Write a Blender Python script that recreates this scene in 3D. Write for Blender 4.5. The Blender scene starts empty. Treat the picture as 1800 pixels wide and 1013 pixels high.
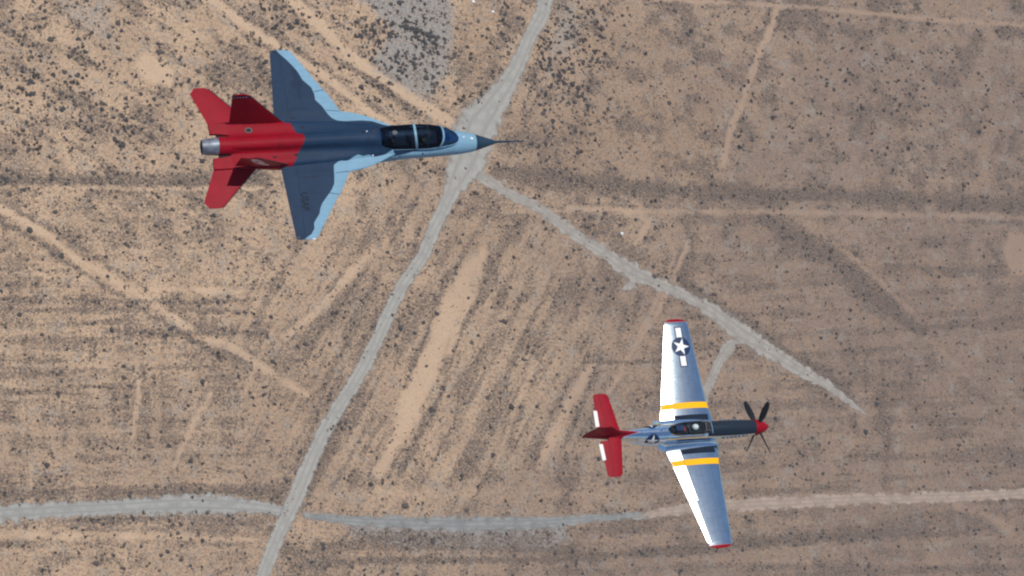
import bpy, bmesh, math, random
import numpy as np
from mathutils import Vector, Matrix

# ---------------------------------------------------------------- camera, light
SC = bpy.context.scene
COL = SC.collection
CAMP = np.array([-273.0, -273.0, 750.0])
T20 = math.tan(math.radians(20))
F = np.array([T20, T20, -1.0]); F /= np.linalg.norm(F)
U = np.array([0, 1.0, 0]) - F[1]*F; U /= np.linalg.norm(U)
R = np.cross(F, U)
FOC = 4250.0            # focal length in pixels of the 1800 px wide photograph
cam = bpy.data.cameras.new('camera'); cam.lens = 36*FOC/1800; cam.sensor_width = 36
cam.clip_start = 1; cam.clip_end = 60000
co = bpy.data.objects.new('camera', cam); COL.objects.link(co); SC.camera = co
m = Matrix.Identity(4)
for i in range(3):
    m[i][0] = R[i]; m[i][1] = U[i]; m[i][2] = -F[i]; m[i][3] = CAMP[i]
co.matrix_world = m

SUN = Vector((0.05, 0.25, 1.0)).normalized()
elev = math.asin(SUN.z); azim = math.atan2(SUN.x, SUN.y)
w = bpy.data.worlds.new('World'); SC.world = w; w.use_nodes = True
nt = w.node_tree; nt.nodes.clear()
sky = nt.nodes.new('ShaderNodeTexSky'); sky.sky_type = 'NISHITA'; sky.sun_disc = False
sky.sun_elevation = elev; sky.sun_rotation = azim; sky.altitude = 700
bg = nt.nodes.new('ShaderNodeBackground'); bg.inputs[1].default_value = 0.1
wo = nt.nodes.new('ShaderNodeOutputWorld')
nt.links.new(sky.outputs[0], bg.inputs[0]); nt.links.new(bg.outputs[0], wo.inputs[0])
sl = bpy.data.lights.new('sun', 'SUN'); sl.energy = 3.6; sl.angle = math.radians(0.53); sl.color = (1, .95, .88)
so = bpy.data.objects.new('sun', sl); COL.objects.link(so)
so.rotation_euler = (-SUN).to_track_quat('-Z', 'Y').to_euler(); so.location = (0, 0, 900)
SC.view_settings.view_transform = 'Standard'; SC.view_settings.look = 'None'
SC.view_settings.exposure = 0.0; SC.view_settings.gamma = 1
SC.cycles.transparent_max_bounces = 16
SC.cycles.pixel_filter_type = 'BLACKMAN_HARRIS'; SC.cycles.filter_width = 2.2

rng = np.random.default_rng(7)
random.seed(7)

def ray(px, py):
    return F + R*(px-900)/FOC + U*(506.5-py)/FOC
def ground(px, py):
    r = ray(px, py); t = -CAMP[2]/r[2]
    p = CAMP + r*t
    return p[0], p[1]
def to_px(X, Y):
    dx = X-CAMP[0]; dy = Y-CAMP[1]; dz = -CAMP[2]
    zc = dx*F[0]+dy*F[1]+dz*F[2]
    return (900+FOC*(dx*R[0]+dy*R[1]+dz*R[2])/zc, 506.5-FOC*(dx*U[0]+dy*U[1]+dz*U[2])/zc)

# ---------------------------------------------------------------- helpers
def tag(o, label=None, cat=None, group=None, kind=None):
    if label: o['label'] = label
    if cat: o['category'] = cat
    if group: o['group'] = group
    if kind: o['kind'] = kind
    return o
def mesh_obj(name, V, Fc, mat, parent=None, attrs=None, smooth=True, mats=None):
    me = bpy.data.meshes.new(name)
    me.from_pydata([tuple(map(float, v)) for v in V], [], [tuple(int(q) for q in f) for f in Fc])
    me.update()
    bm = bmesh.new(); bm.from_mesh(me)
    bmesh.ops.recalc_face_normals(bm, faces=bm.faces)
    bm.to_mesh(me); bm.free()
    if smooth:
        me.polygons.foreach_set('use_smooth', [True]*len(me.polygons))
        try: me.set_sharp_from_angle(angle=math.radians(38))
        except Exception: pass
    for k, a in (attrs or {}).items():
        at = me.attributes.new(k, 'FLOAT', 'POINT'); at.data.foreach_set('value', np.asarray(a, dtype=np.float32))
    if mat: me.materials.append(mat)
    o = bpy.data.objects.new(name, me); COL.objects.link(o)
    if parent: o.parent = parent
    return o

class NT:
    """tiny node helper"""
    def __init__(s, name):
        s.m = bpy.data.materials.new(name); s.m.use_nodes = True
        s.t = s.m.node_tree; s.t.nodes.clear()
        s.out = s.t.nodes.new('ShaderNodeOutputMaterial')
    def n(s, typ, **kw):
        x = s.t.nodes.new(typ)
        for k, v in kw.items(): setattr(x, k, v)
        return x
    def set(s, node, key, v):
        if isinstance(v, bpy.types.NodeSocket): s.t.links.new(v, node.inputs[key])
        else: node.inputs[key].default_value = v
    def math(s, op, a, b=0.0, c=None, clamp=False):
        x = s.n('ShaderNodeMath', operation=op, use_clamp=clamp); s.set(x, 0, a); s.set(x, 1, b)
        if c is not None: s.set(x, 2, c)
        return x.outputs[0]
    def mix(s, f, a, b, typ='MIX'):
        x = s.n('ShaderNodeMixRGB', blend_type=typ); s.set(x, 0, f)
        s.set(x, 1, a if not isinstance(a, tuple) else (*a, 1)[:4]); s.set(x, 2, b if not isinstance(b, tuple) else (*b, 1)[:4])
        return x.outputs[0]
    def attr(s, name):
        return s.n('ShaderNodeAttribute', attribute_name=name).outputs['Fac']
    def noise(s, scale, detail=4, rough=.6, vec=None, dist=0, col=False):
        x = s.n('ShaderNodeTexNoise'); x.inputs['Scale'].default_value = scale
        x.inputs['Detail'].default_value = detail; x.inputs['Roughness'].default_value = rough
        x.inputs['Distortion'].default_value = dist
        if vec: s.t.links.new(vec, x.inputs['Vector'])
        return x.outputs['Color' if col else 'Fac']
    def ramp(s, f, a, b):      # smooth 0..1 between a and b
        x = s.n('ShaderNodeMapRange', interpolation_type='SMOOTHSTEP'); s.set(x, 0, f); s.set(x, 1, a); s.set(x, 2, b)
        return x.outputs[0]
    def coords(s, kind='Object'):
        return s.n('ShaderNodeTexCoord').outputs[kind]
    def scaled(s, v, sc, rot=(0, 0, 0)):
        x = s.n('ShaderNodeMapping'); s.t.links.new(v, x.inputs[0]); x.inputs['Scale'].default_value = sc; x.inputs['Rotation'].default_value = rot
        return x.outputs[0]
    def principled(s, col, rough=.5, metal=0.0, bump=None, bs=.3, bd=.02, coat=0, spec=None):
        p = s.n('ShaderNodeBsdfPrincipled')
        s.set(p, 'Base Color', col if not isinstance(col, tuple) else (*col, 1)[:4])
        s.set(p, 'Roughness', rough); s.set(p, 'Metallic', metal)
        if coat: s.set(p, 'Coat Weight', coat); p.inputs['Coat Roughness'].default_value = .12
        if spec is not None: s.set(p, 'Specular IOR Level', spec)
        if bump is not None:
            b = s.n('ShaderNodeBump'); b.inputs['Strength'].default_value = bs; b.inputs['Distance'].default_value = bd
            s.t.links.new(bump, b.inputs['Height']); s.t.links.new(b.outputs[0], p.inputs['Normal'])
        return p.outputs[0]
    def done(s, sh):
        s.t.links.new(sh, s.out.inputs[0]); return s.m

def paint(name, col, rough=.4, var=.12, scale=1.2, metal=0, spec=.12, coat=0):
    k = NT(name); v = k.coords()
    n1 = k.noise(scale, 5, .65, v)
    n2 = k.noise(14, 3, .6, k.scaled(v, (.25, 1, 1)))
    f = k.math('ADD', k.math('MULTIPLY', n1, .7), k.math('MULTIPLY', n2, .3))
    c = k.mix(k.ramp(f, .35, .65), tuple(q*(1-var) for q in col), tuple(min(1, q*(1+var)) for q in col))
    return k.done(k.principled(c, k.math('ADD', k.math('MULTIPLY', n2, .15), rough-.07), metal, spec=spec, coat=coat))

RED = (.255, .003, .014); DKBLUE = (.013, .034, .072); LTBLUE = (.19, .345, .46)
M = {}
M['red'] = paint('red_paint', RED, .5, spec=.1)
M['ltblue'] = paint('light_blue_paint', LTBLUE, .4)
M['dkblue'] = paint('dark_blue_paint', DKBLUE, .45)
M['radome'] = paint('radome_paint', (.02, .045, .075), .45)
M['black'] = paint('black_parts_and_shade', (.012, .012, .014), .6)
M['dark'] = paint('dark_grey', (.03, .034, .04), .5)
M['prop'] = paint('blade_paint', (.022, .028, .036), .35)
M['white'] = paint('white_paint', (.8, .8, .78), .4, .05)
M['pinkish'] = paint('faded_white_paint', (.62, .38, .42), .45, .08)
M['grey'] = paint('grey_primer', (.10, .11, .12), .5)
M['navy'] = paint('insignia_blue', (.012, .03, .085), .4)
M['faint'] = paint('faint_marking', (.009, .024, .056), .6)
M['lowvis'] = paint('subdued_marking', (.005, .010, .024), .6)
M['yellow'] = paint('yellow_paint', (.90, .45, .001), .5, .04)
M['walk'] = paint('walkway_paint', (.012, .02, .036), .7, spec=.05)
M['steel'] = paint('burnt_steel', (.19, .21, .25), .5, .3, 3, .5)
M['suit'] = paint('green_cloth', (.07, .08, .045), .8)
M['greycloth'] = paint('grey_cloth', (.14, .14, .15), .8)
M['skin'] = paint('skin', (.42, .24, .16), .6)
M['vest'] = paint('yellow_green_vest', (.45, .5, .09), .6)
M['seatred'] = paint('red_fabric', (.3, .02, .02), .7)
M['leather'] = paint('brown_leather', (.09, .045, .02), .6)
M['tan'] = paint('tan_trim', (.32, .19, .09), .5)

def jet_material():
    k = NT('jet_camouflage_paint'); v = k.coords()
    n1 = k.noise(.9, 5, .65, v); n2 = k.noise(10, 4, .6, k.scaled(v, (.2, 1, 1)))
    f = k.ramp(k.math('ADD', k.math('MULTIPLY', n1, .6), k.math('MULTIPLY', n2, .4)), .3, .7)
    dk = k.mix(f, tuple(q*.85 for q in DKBLUE), tuple(q*1.18 for q in DKBLUE))
    lt = k.mix(f, tuple(q*.93 for q in LTBLUE), tuple(q*1.06 for q in LTBLUE))
    rd = k.mix(f, tuple(q*.82 for q in RED), tuple(q*1.1 for q in RED))
    c = k.mix(k.math('MULTIPLY_ADD', k.attr('m_light'), 40, .5, clamp=True), dk, lt)
    c = k.mix(k.math('MULTIPLY_ADD', k.attr('m_red'), 40, .5, clamp=True), c, rd)
    # faint panel seams
    br = k.n('ShaderNodeTexBrick'); k.t.links.new(k.scaled(v, (.9, .9, .9)), br.inputs[0])
    br.inputs['Scale'].default_value = 1.0; br.inputs['Mortar Size'].default_value = .006
    br.inputs['Color1'].default_value = (1, 1, 1, 1); br.inputs['Color2'].default_value = (.93, .93, .93, 1); br.inputs['Mortar'].default_value = (.6, .6, .6, 1)
    c = k.mix(.55, c, br.outputs[0], 'MULTIPLY')
    return k.done(k.principled(c, k.math('ADD', k.math('MULTIPLY', n2, .2), .42), 0, spec=.08))
M['jet'] = jet_material()

def alu_material(name, base=(.74, .76, .79), rough=.2, panels=1.1):
    k = NT(name); v = k.coords()
    n1 = k.noise(1.3, 4, .6, v); n2 = k.noise(22, 4, .65, k.scaled(v, (.15, 1, 1)))
    br = k.n('ShaderNodeTexBrick'); k.t.links.new(k.scaled(v, (1, .8, 1), (0, 0, math.radians(90))), br.inputs[0])
    br.inputs['Scale'].default_value = panels; br.inputs['Mortar Size'].default_value = .006
    br.inputs['Color1'].default_value = (1, 1, 1, 1); br.inputs['Color2'].default_value = (.84, .86, .9, 1); br.inputs['Mortar'].default_value = (.45, .45, .47, 1)
    c = k.mix(k.ramp(n1, .3, .7), tuple(q*.92 for q in base), tuple(min(1, q*1.05) for q in base))
    c = k.mix(.5, c, br.outputs[0], 'MULTIPLY')
    # red tail and dark anti glare panel by real paint masks
    mr = k.math('MULTIPLY_ADD', k.attr('m_red'), 40, .5, clamp=True); md = k.math('MULTIPLY_ADD', k.attr('m_dark'), 40, .5, clamp=True)
    c = k.mix(mr, c, RED); c = k.mix(md, c, (.016, .026, .042))
    pm = k.math('MAXIMUM', mr, md)
    ro = k.math('ADD', k.math('MULTIPLY', n2, .08), rough-.04)
    ro = k.math('MAXIMUM', ro, k.math('MULTIPLY', pm, .42))
    return k.done(k.principled(c, ro, k.math('SUBTRACT', 1, pm), k.math('ADD', n1, k.math('MULTIPLY', n2, .15)), .25, .003, spec=.1))
M['alu'] = alu_material('polished_aluminium', (.70, .85, .95), .10)
M['aluwing'] = alu_material('silver_wing_skin', (.62, .735, .78), .10, .9)
M['aluflap'] = alu_material('silver_flap_skin', (.74, .77, .80), .31, 1.6)

def glass_material(name, tint, gloss=.10, rough=.04, gcol=(.9, .95, 1)):
    k = NT(name)
    tr = k.n('ShaderNodeBsdfTransparent'); tr.inputs[0].default_value = (*tint, 1)
    gl = k.n('ShaderNodeBsdfGlossy'); gl.inputs[0].default_value = (*gcol, 1); gl.inputs['Roughness'].default_value = rough
    fr = k.n('ShaderNodeFresnel'); fr.inputs[0].default_value = 1.45
    mx = k.n('ShaderNodeMixShader'); k.t.links.new(k.math('ADD', fr.outputs[0], gloss-.04, clamp=True), mx.inputs[0])
    k.t.links.new(tr.outputs[0], mx.inputs[1]); k.t.links.new(gl.outputs[0], mx.inputs[2])
    return k.done(mx.outputs[0])
M['glassdark'] = glass_material('smoked_canopy_glass', (.30, .40, .56), .04, .45, (.07, .14, .26))
M['glassclear'] = glass_material('clear_canopy_glass', (.86, .92, .95), .05, .04, (.6, .7, .8))
M['glassblue'] = glass_material('windshield_glass', (.05, .12, .34), .26, .12, (.12, .32, .75))

# ---------------------------------------------------------------- surfaces
def pchip(xs, ys, x):
    """monotone cubic interpolation, ys (n, k)"""
    xs = np.asarray(xs, float); ys = np.asarray(ys, float)
    h = np.diff(xs)[:, None]; d = np.diff(ys, axis=0)/h
    mm = np.zeros_like(ys); mm[0] = d[0]; mm[-1] = d[-1]
    for i in range(1, len(xs)-1):
        ok = d[i-1]*d[i] > 0
        with np.errstate(divide='ignore', invalid='ignore'):
            w1 = 2*h[i]+h[i-1]; w2 = h[i]+2*h[i-1]
            v = (w1+w2)/(w1/d[i-1]+w2/d[i])
        mm[i] = np.where(ok, v, 0)
    i = int(np.clip(np.searchsorted(xs, x)-1, 0, len(xs)-2))
    hh = xs[i+1]-xs[i]; t = (x-xs[i])/hh
    return ((2*t**3-3*t**2+1)*ys[i]+(t**3-2*t**2+t)*hh*mm[i]+(-2*t**3+3*t**2)*ys[i+1]+(t**3-t**2)*hh*mm[i+1])
def ell(hw, zt, zb, zc=None):
    zc = (zt+zb)/2 if zc is None else zc
    o = []
    for a in (0, 30, 60, 90, 120, 150, 180):
        c = math.cos(math.radians(a)); s = math.sin(math.radians(a))
        o.append((hw*s, zc+(zt-zc)*c if c > 0 else zc+(zc-zb)*c))
    return o
class Loft:
    def __init__(s, stations, sub=6):
        st = sorted(stations, key=lambda q: q[0])
        s.xs = [q[0] for q in st]; s.ys = np.array([np.array(q[1]).ravel() for q in st]); s.sub = sub
    def section(s, x):
        P = pchip(s.xs, s.ys, x).reshape(-1, 2)
        n = len(P)
        full = [tuple(p) for p in P]+[(-p[0], p[1]) for p in P[-2:0:-1]]
        full = np.array(full); m_ = len(full); out = []
        for i in range(m_):
            p0, p1, p2, p3 = full[(i-1) % m_], full[i], full[(i+1) % m_], full[(i+2) % m_]
            for j in range(s.sub):
                t = j/s.sub
                out.append(.5*((2*p1)+(-p0+p2)*t+(2*p0-5*p1+4*p2-p3)*t*t+(-p0+3*p1-3*p2+p3)*t**3))
        return np.array(out)
    def mesh(s, x0, x1, nx, cap0=True, cap1=True):
        V = []; Fc = []; X = np.linspace(x0, x1, nx)
        for x in X:
            for y, z in s.section(x): V.append((x, y, z))
        k = len(V)//nx
        for i in range(nx-1):
            for j in range(k):
                a = i*k+j; b = i*k+(j+1) % k
                Fc.append((a, b, b+k, a+k))
        if cap0: Fc.append(list(range(k)))
        if cap1: Fc.append(list(range((nx-1)*k, nx*k)))
        return V, Fc
    def side_y(s, x, z, sign):
        sec = s.section(x); h = sec[:len(sec)//2+1]
        best = 0
        for a, b in zip(h[:-1], h[1:]):
            if (a[1]-z)*(b[1]-z) <= 0 and abs(a[1]-b[1]) > 1e-9:
                t = (z-a[1])/(b[1]-a[1]); best = max(best, a[0]+t*(b[0]-a[0]))
        return sign*best
    def top_z(s, x, y):
        sec = s.section(x); h = sec[:len(sec)//4+2]
        return float(np.interp(abs(y), h[:, 0], h[:, 1]))

def naca(s):
    return 5*(.2969*np.sqrt(s)-.126*s-.3516*s**2+.2843*s**3-.1036*s**4)
def patch(le, te, nrm, thick, n_t, n_s, s0=0.0, s1=1.0, t0=0.0, t1=1.0, camber=.0, drop=0.0):
    """closed airfoil skin. le(t), te(t) -> 3D, thick(t) half thickness in m, s0/s1 chord fractions (number or fn of t), drop: hinge deflection (rad)"""
    f = lambda q, t: q(t) if callable(q) else q
    V = []; Fc = []
    ts = np.linspace(t0, t1, n_t)
    cs = (1-np.cos(np.linspace(0, math.pi, n_s)))/2
    nrm = np.array(nrm, float); nrm /= np.linalg.norm(nrm)
    for t in ts:
        a = np.array(le(t), float); b = np.array(te(t), float); th = thick(t)
        sa, sb = f(s0, t), f(s1, t)
        ss = sa+(sb-sa)*cs
        c = np.linalg.norm(b-a)
        for side in (1, -1):
            for s in (ss if side == 1 else ss[::-1]):
                yt = naca(min(max(s, 0), 1))*th*2*.5/.5
                p = a+(b-a)*s+nrm*(side*yt*.5*2+camber*th*4*s*(1-s))
                p = p-nrm*math.tan(drop)*(s-sa)*c
                V.append(p)
    k = 2*n_s
    for i in range(n_t-1):
        for j in range(k):
            a = i*k+j; b = i*k+(j+1) % k
            Fc.append((a, b, b+k, a+k))
    Fc.append(list(range(k))); Fc.append(list(range((n_t-1)*k, n_t*k)))
    return V, Fc
def plin(pts):
    """piecewise linear 3D (or nD) through parameter t"""
    ts = [p[0] for p in pts]; vs = np.array([p[1] for p in pts], float)
    return lambda t: np.array([np.interp(t, ts, vs[:, i]) for i in range(vs.shape[1])])

def in_poly(P, poly):
    x, y = P[:, 0], P[:, 1]; c = np.zeros(len(P), bool); n = len(poly)
    for i in range(n):
        x1, y1 = poly[i]; x2, y2 = poly[(i+1) % n]
        if y1 == y2: continue
        q = ((y1 > y) != (y2 > y)) & (x < (x2-x1)*(y-y1)/(y2-y1)+x1)
        c ^= q
    return c
def seg_dist(P, line):
    d = np.full(len(P), 1e9)
    for a, b in zip(line[:-1], line[1:]):
        a = np.array(a, float); b = np.array(b, float); ab = b-a
        t = np.clip(((P-a)@ab)/(ab@ab+1e-12), 0, 1)
        d = np.minimum(d, np.hypot(*(P-(a+t[:, None]*ab)).T))
    return d
def signed(P, line, close):
    P = np.asarray(P, float); d = seg_dist(P, line)
    return np.where(in_poly(P, list(line)+list(close)), d, -d)

def surf_decal(name, polys, mapf, mat, parent, edge=.07):
    """flat outlines (list of outer polygons) draped on a surface by mapf(u,v)->xyz"""
    bm = bmesh.new()
    for poly in polys:
        vs = [bm.verts.new((u, v, 0)) for u, v in poly]
        bm.faces.new(vs)
    bmesh.ops.triangulate(bm, faces=bm.faces[:])
    for _ in range(6):
        es = [e for e in bm.edges if e.calc_length() > edge]
        if not es: break
        bmesh.ops.subdivide_edges(bm, edges=es, cuts=1)
        bmesh.ops.triangulate(bm, faces=[f for f in bm.faces if len(f.verts) > 3])
    for v in bm.verts:
        v.co = Vector([float(q) for q in mapf(v.co.x, v.co.y)])
    me = bpy.data.meshes.new(name); bm.to_mesh(me); bm.free()
    me.materials.append(mat)
    o = bpy.data.objects.new(name, me); COL.objects.link(o); o.parent = parent
    return o
def circle(cx, cy, r, n=28): return [(cx+r*math.cos(2*math.pi*i/n), cy+r*math.sin(2*math.pi*i/n)) for i in range(n)]
def star(cx, cy, r, rot):
    return [(cx+(r if i % 2 == 0 else r*.382)*math.cos(rot+math.pi*i/5), cy+(r if i % 2 == 0 else r*.382)*math.sin(rot+math.pi*i/5)) for i in range(10)]
def rect(cx, cy, w_, h_, ang=0):
    c, s = math.cos(ang), math.sin(ang)
    return [(cx+a*c-b*s, cy+a*s+b*c) for a, b in ((-w_/2, -h_/2), (w_/2, -h_/2), (w_/2, h_/2), (-w_/2, h_/2))]
def box_bm(name, cx, cy, cz, sx, sy, sz, mat, parent, bev=.02):
    bm = bmesh.new(); bmesh.ops.create_cube(bm, size=1)
    for v in bm.verts: v.co = Vector((cx+v.co.x*sx, cy+v.co.y*sy, cz+v.co.z*sz))
    if bev: bmesh.ops.bevel(bm, geom=bm.edges[:], offset=bev, segments=2, affect='EDGES')
    me = bpy.data.meshes.new(name); bm.to_mesh(me); bm.free(); me.materials.append(mat)
    o = bpy.data.objects.new(name, me); COL.objects.link(o); o.parent = parent
    return o
def ball(name, c, r, mat, parent, sub=2, sq=(1, 1, 1)):
    bm = bmesh.new(); bmesh.ops.create_icosphere(bm, subdivisions=sub, radius=r)
    for v in bm.verts: v.co = Vector((c[0]+v.co.x*sq[0], c[1]+v.co.y*sq[1], c[2]+v.co.z*sq[2]))
    for f in bm.faces: f.smooth = True
    me = bpy.data.meshes.new(name); bm.to_mesh(me); bm.free(); me.materials.append(mat)
    o = bpy.data.objects.new(name, me); COL.objects.link(o); o.parent = parent
    return o
def revolve(name, prof, mat, parent, n=32, c=(0, 0), closed=False, attrs=False):
    """prof: list of (x, r) about an axis parallel to x through (y,z)=c"""
    V = []; Fc = []
    for x, r in prof:
        for j in range(n):
            a = 2*math.pi*j/n; V.append((x, c[0]+r*math.cos(a), c[1]+r*math.sin(a)))
    k = len(prof)
    for i in range(k-1):
        for j in range(n):
            a = i*n+j; b = i*n+(j+1) % n; Fc.append((a, b, b+n, a+n))
    if not closed:
        Fc.append(list(range(n))); Fc.append(list(range((k-1)*n, k*n)))
    else:
        for j in range(n):
            a = (k-1)*n+j; b = (k-1)*n+(j+1) % n; Fc.append((a, b, (j+1) % n, j))
    return mesh_obj(name, V, Fc, mat, parent)
def tube(name, pts, rad, mat, parent, n=8):
    V = []; Fc = []; pts = [np.array(p, float) for p in pts]
    for i, p in enumerate(pts):
        d = pts[min(i+1, len(pts)-1)]-pts[max(i-1, 0)]; d /= np.linalg.norm(d)
        a = np.cross(d, [0, 0, 1.0]);
        if np.linalg.norm(a) < .1: a = np.cross(d, [0, 1.0, 0])
        a /= np.linalg.norm(a); b = np.cross(d, a); r = rad[i] if isinstance(rad, (list, tuple)) else rad
        for j in range(n):
            th = 2*math.pi*j/n; V.append(p+a*r*math.cos(th)+b*r*math.sin(th))
    for i in range(len(pts)-1):
        for j in range(n):
            q = i*n+j; s = i*n+(j+1) % n; Fc.append((q, s, s+n, q+n))
    Fc.append(list(range(n))); Fc.append(list(range((len(pts)-1)*n, len(pts)*n)))
    return mesh_obj(name, V, Fc, mat, parent)

def thing(name, O, ypr):
    yaw, pitch, roll = [math.radians(a) for a in ypr]
    cy, sy, cp, sp, cr, sr = math.cos(yaw), math.sin(yaw), math.cos(pitch), math.sin(pitch), math.cos(roll), math.sin(roll)
    n = np.array([cy*cp, sy*cp, sp]); l0 = np.array([-sy, cy, 0]); u0 = np.cross(n, l0)
    l = cr*l0+sr*u0; u = np.cross(n, l)
    e = bpy.data.objects.new(name, None); COL.objects.link(e); e.empty_display_size = 2
    mm = Matrix.Identity(4)
    for i in range(3):
        mm[i][0] = n[i]; mm[i][1] = l[i]; mm[i][2] = u[i]; mm[i][3] = CAMP[i]+O[i]
    e.matrix_world = mm
    return e

# ---------------------------------------------------------------- people
def person(plane, at, label, group, helmet_mat, suit_mat, lean=0.0):
    """seated pilot, pelvis at 'at' in the plane's own frame; a continuous skinned body with helmet, visor, suit"""
    e = bpy.data.objects.new('person', None); COL.objects.link(e)
    bpy.context.view_layer.update()
    e.matrix_world = plane.matrix_world @ Matrix.Translation(at)
    tag(e, label, 'person', group)
    nodes = [((0, 0, 0), .15), ((-.03, 0, .2), .15), ((-.06, 0, .42), .17), ((-.04, 0, .54), .075), ((0, 0, .62), .07), ((.01, 0, .72), .095),
             ((-.05, .18, .45), .075), ((.06, .25, .22), .055), ((.32, .14, .17), .04), ((.40, .12, .18), .035),
             ((-.05, -.18, .45), .075), ((.06, -.25, .22), .055), ((.32, -.08, .17), .04), ((.40, -.05, .18), .035),
             ((.12, .1, -.02), .1), ((.48, .14, .1), .075), ((.8, .14, -.15), .05), ((.92, .14, -.14), .045),
             ((.12, -.1, -.02), .1), ((.48, -.14, .1), .075), ((.8, -.14, -.15), .05), ((.92, -.14, -.14), .045)]
    edges = [(0, 1), (1, 2), (2, 3), (3, 4), (4, 5), (2, 6), (6, 7), (7, 8), (8, 9), (2, 10), (10, 11), (11, 12), (12, 13),
             (0, 14), (14, 15), (15, 16), (16, 17), (0, 18), (18, 19), (19, 20), (20, 21)]
    def skin(name, ns, es, mat, grow, roots=(0,)):
        me = bpy.data.meshes.new(name); bm = bmesh.new()
        lay = bm.verts.layers.skin.verify(); vs = []
        for i, (p, r) in enumerate(ns):
            v = bm.verts.new(p); v[lay].radius = (r*grow, r*grow); vs.append(v)
            v[lay].use_root = i in roots
        for a, b in es: bm.edges.new((vs[a], vs[b]))
        bm.to_mesh(me); bm.free(); me.materials.append(mat)
        o = bpy.data.objects.new(name, me); COL.objects.link(o); o.parent = e
        o.modifiers.new('skin', 'SKIN').use_smooth_shade = True
        sb = o.modifiers.new('sub', 'SUBSURF'); sb.levels = sb.render_levels = 1
        return o
    skin('body', nodes, edges, M['skin'], .92)
    keep = [0, 1, 2, 6, 7, 8, 10, 11, 12, 14, 15, 16, 18, 19, 20]; idx = {k: i for i, k in enumerate(keep)}
    skin('flight_suit', [nodes[k] for k in keep], [(idx[a], idx[b]) for a, b in edges if a in idx and b in idx], suit_mat, 1.4)
    hm = bmesh.new(); bmesh.ops.create_uvsphere(hm, u_segments=20, v_segments=14, radius=.15)
    bmesh.ops.delete(hm, geom=[v for v in hm.verts if (v.co.x > .06 and v.co.z < .03) or v.co.z < -.1], context='VERTS')
    for v in hm.verts: v.co = Vector((v.co.x*1.08, v.co.y*.95, v.co.z*1.0+.73))
    me = bpy.data.meshes.new('helmet'); hm.to_mesh(me); hm.free(); me.materials.append(helmet_mat)
    for p in me.polygons: p.use_smooth = True
    o = bpy.data.objects.new('helmet', me); COL.objects.link(o); o.parent = e
    ball('nose', (.115, 0, .70), .018, M['skin'], e, 1)
    for s in (1, -1): ball('eye', (.1, .035*s, .735), .013, M['white'], e, 1)
    ball('mask', (.125, 0, .655), .045, M['dark'], e, 2, (1, .9, 1))
    return e

# ================================================================= JET
JET = thing('jet_trainer', (26.54851534, 41.787068, -98.62526606), (8.90009073, 3.9140799, -3.45771887))
tag(JET, 'two seat jet trainer with dark blue wings, light blue edges and bright red tail', 'jet')
JL = Loft([
    (8.74, ell(.025, -.74, -.79)), (8.55, ell(.1, -.66, -.86)), (8.25, ell(.2, -.56, -.94)), (7.9, ell(.31, -.44, -1.04)), (7.5, ell(.425, -.32, -1.12)), (6.75, ell(.55, -.12, -1.2)),
    (6.2, ell(.62, .02, -1.25, -.5)), (5.7, ell(.68, .10, -1.28, -.4)), (4.5, ell(.76, .14, -1.25, -.28)),
    (3.5, [(0, .2), (.35, .19), (.62, .1), (.80, -.15), (.82, -.5), (.6, -1.0), (0, -1.2)]),
    (2.9, [(0, .50), (.30, .45), (.52, .24), (.80, -.0), (.86, -.45), (.66, -1.0), (0, -1.2)]),
    (2.5, [(0, .60), (.28, .53), (.48, .27), (.82, .06), (.95, -.4), (.75, -1.0), (0, -1.2)]),
    (1.0, [(0, .56), (.26, .47), (.46, .21), (.95, .09), (1.12, -.35), (.9, -1.0), (0, -1.15)]),
    (-1.0, [(0, .50), (.25, .42), (.45, .17), (1.02, .10), (1.16, -.3), (.85, -.95), (0, -1.05)]),
    (-2.5, [(0, .46), (.25, .38), (.44, .12), (1.05, .09), (1.14, -.12), (.8, -.8), (0, -.95)]),
    (-4.1, [(0, .43), (.25, .36), (.43, .08), (1.05, .06), (1.13, -.05), (.7, -.5), (0, -.7)])], 6)
red_line = [(-1.48, 1.6), (-1.48, .97), (-1.2, .96), (-1.1, .65), (-.99, .42), (-.76, .33), (-.74, .1), (-.75, -.07), (-.88, -.31), (-1.08, -.55), (-1.19, -.85), (-1.33, -1.04), (-1.5, -1.6)]
camoL = [(-1.31, 4.9), (-1.31, 4.6), (-.98, 4.23), (-.66, 3.81), (-.47, 3.5), (-.33, 3.13), (.02, 2.75), (.12, 2.4), (.12, 2.1), (.39, 1.78), (.61, 1.36), (.81, 1.12), (1.04, 1.02), (1.39, .98), (2.15, .99), (2.63, .94), (3.08, .76), (3.4, .65), (3.9, .4)]
camoR = [(-1.35, -4.9), (-1.25, -4.65), (-.95, -4.46), (-.78, -4.2), (-.76, -3.92), (-.45, -3.5), (-.38, -3.25), (-.27, -3.02), (.26, -2.38), (.42, -2.1), (.47, -1.8), (.53, -1.16), (.83, -.97), (1.2, -1.0), (1.5, -.83), (1.71, -.74), (1.94, -.81), (2.23, -.76), (2.5, -.86), (3.0, -.76), (3.46, -.52), (3.9, -.4)]
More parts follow.
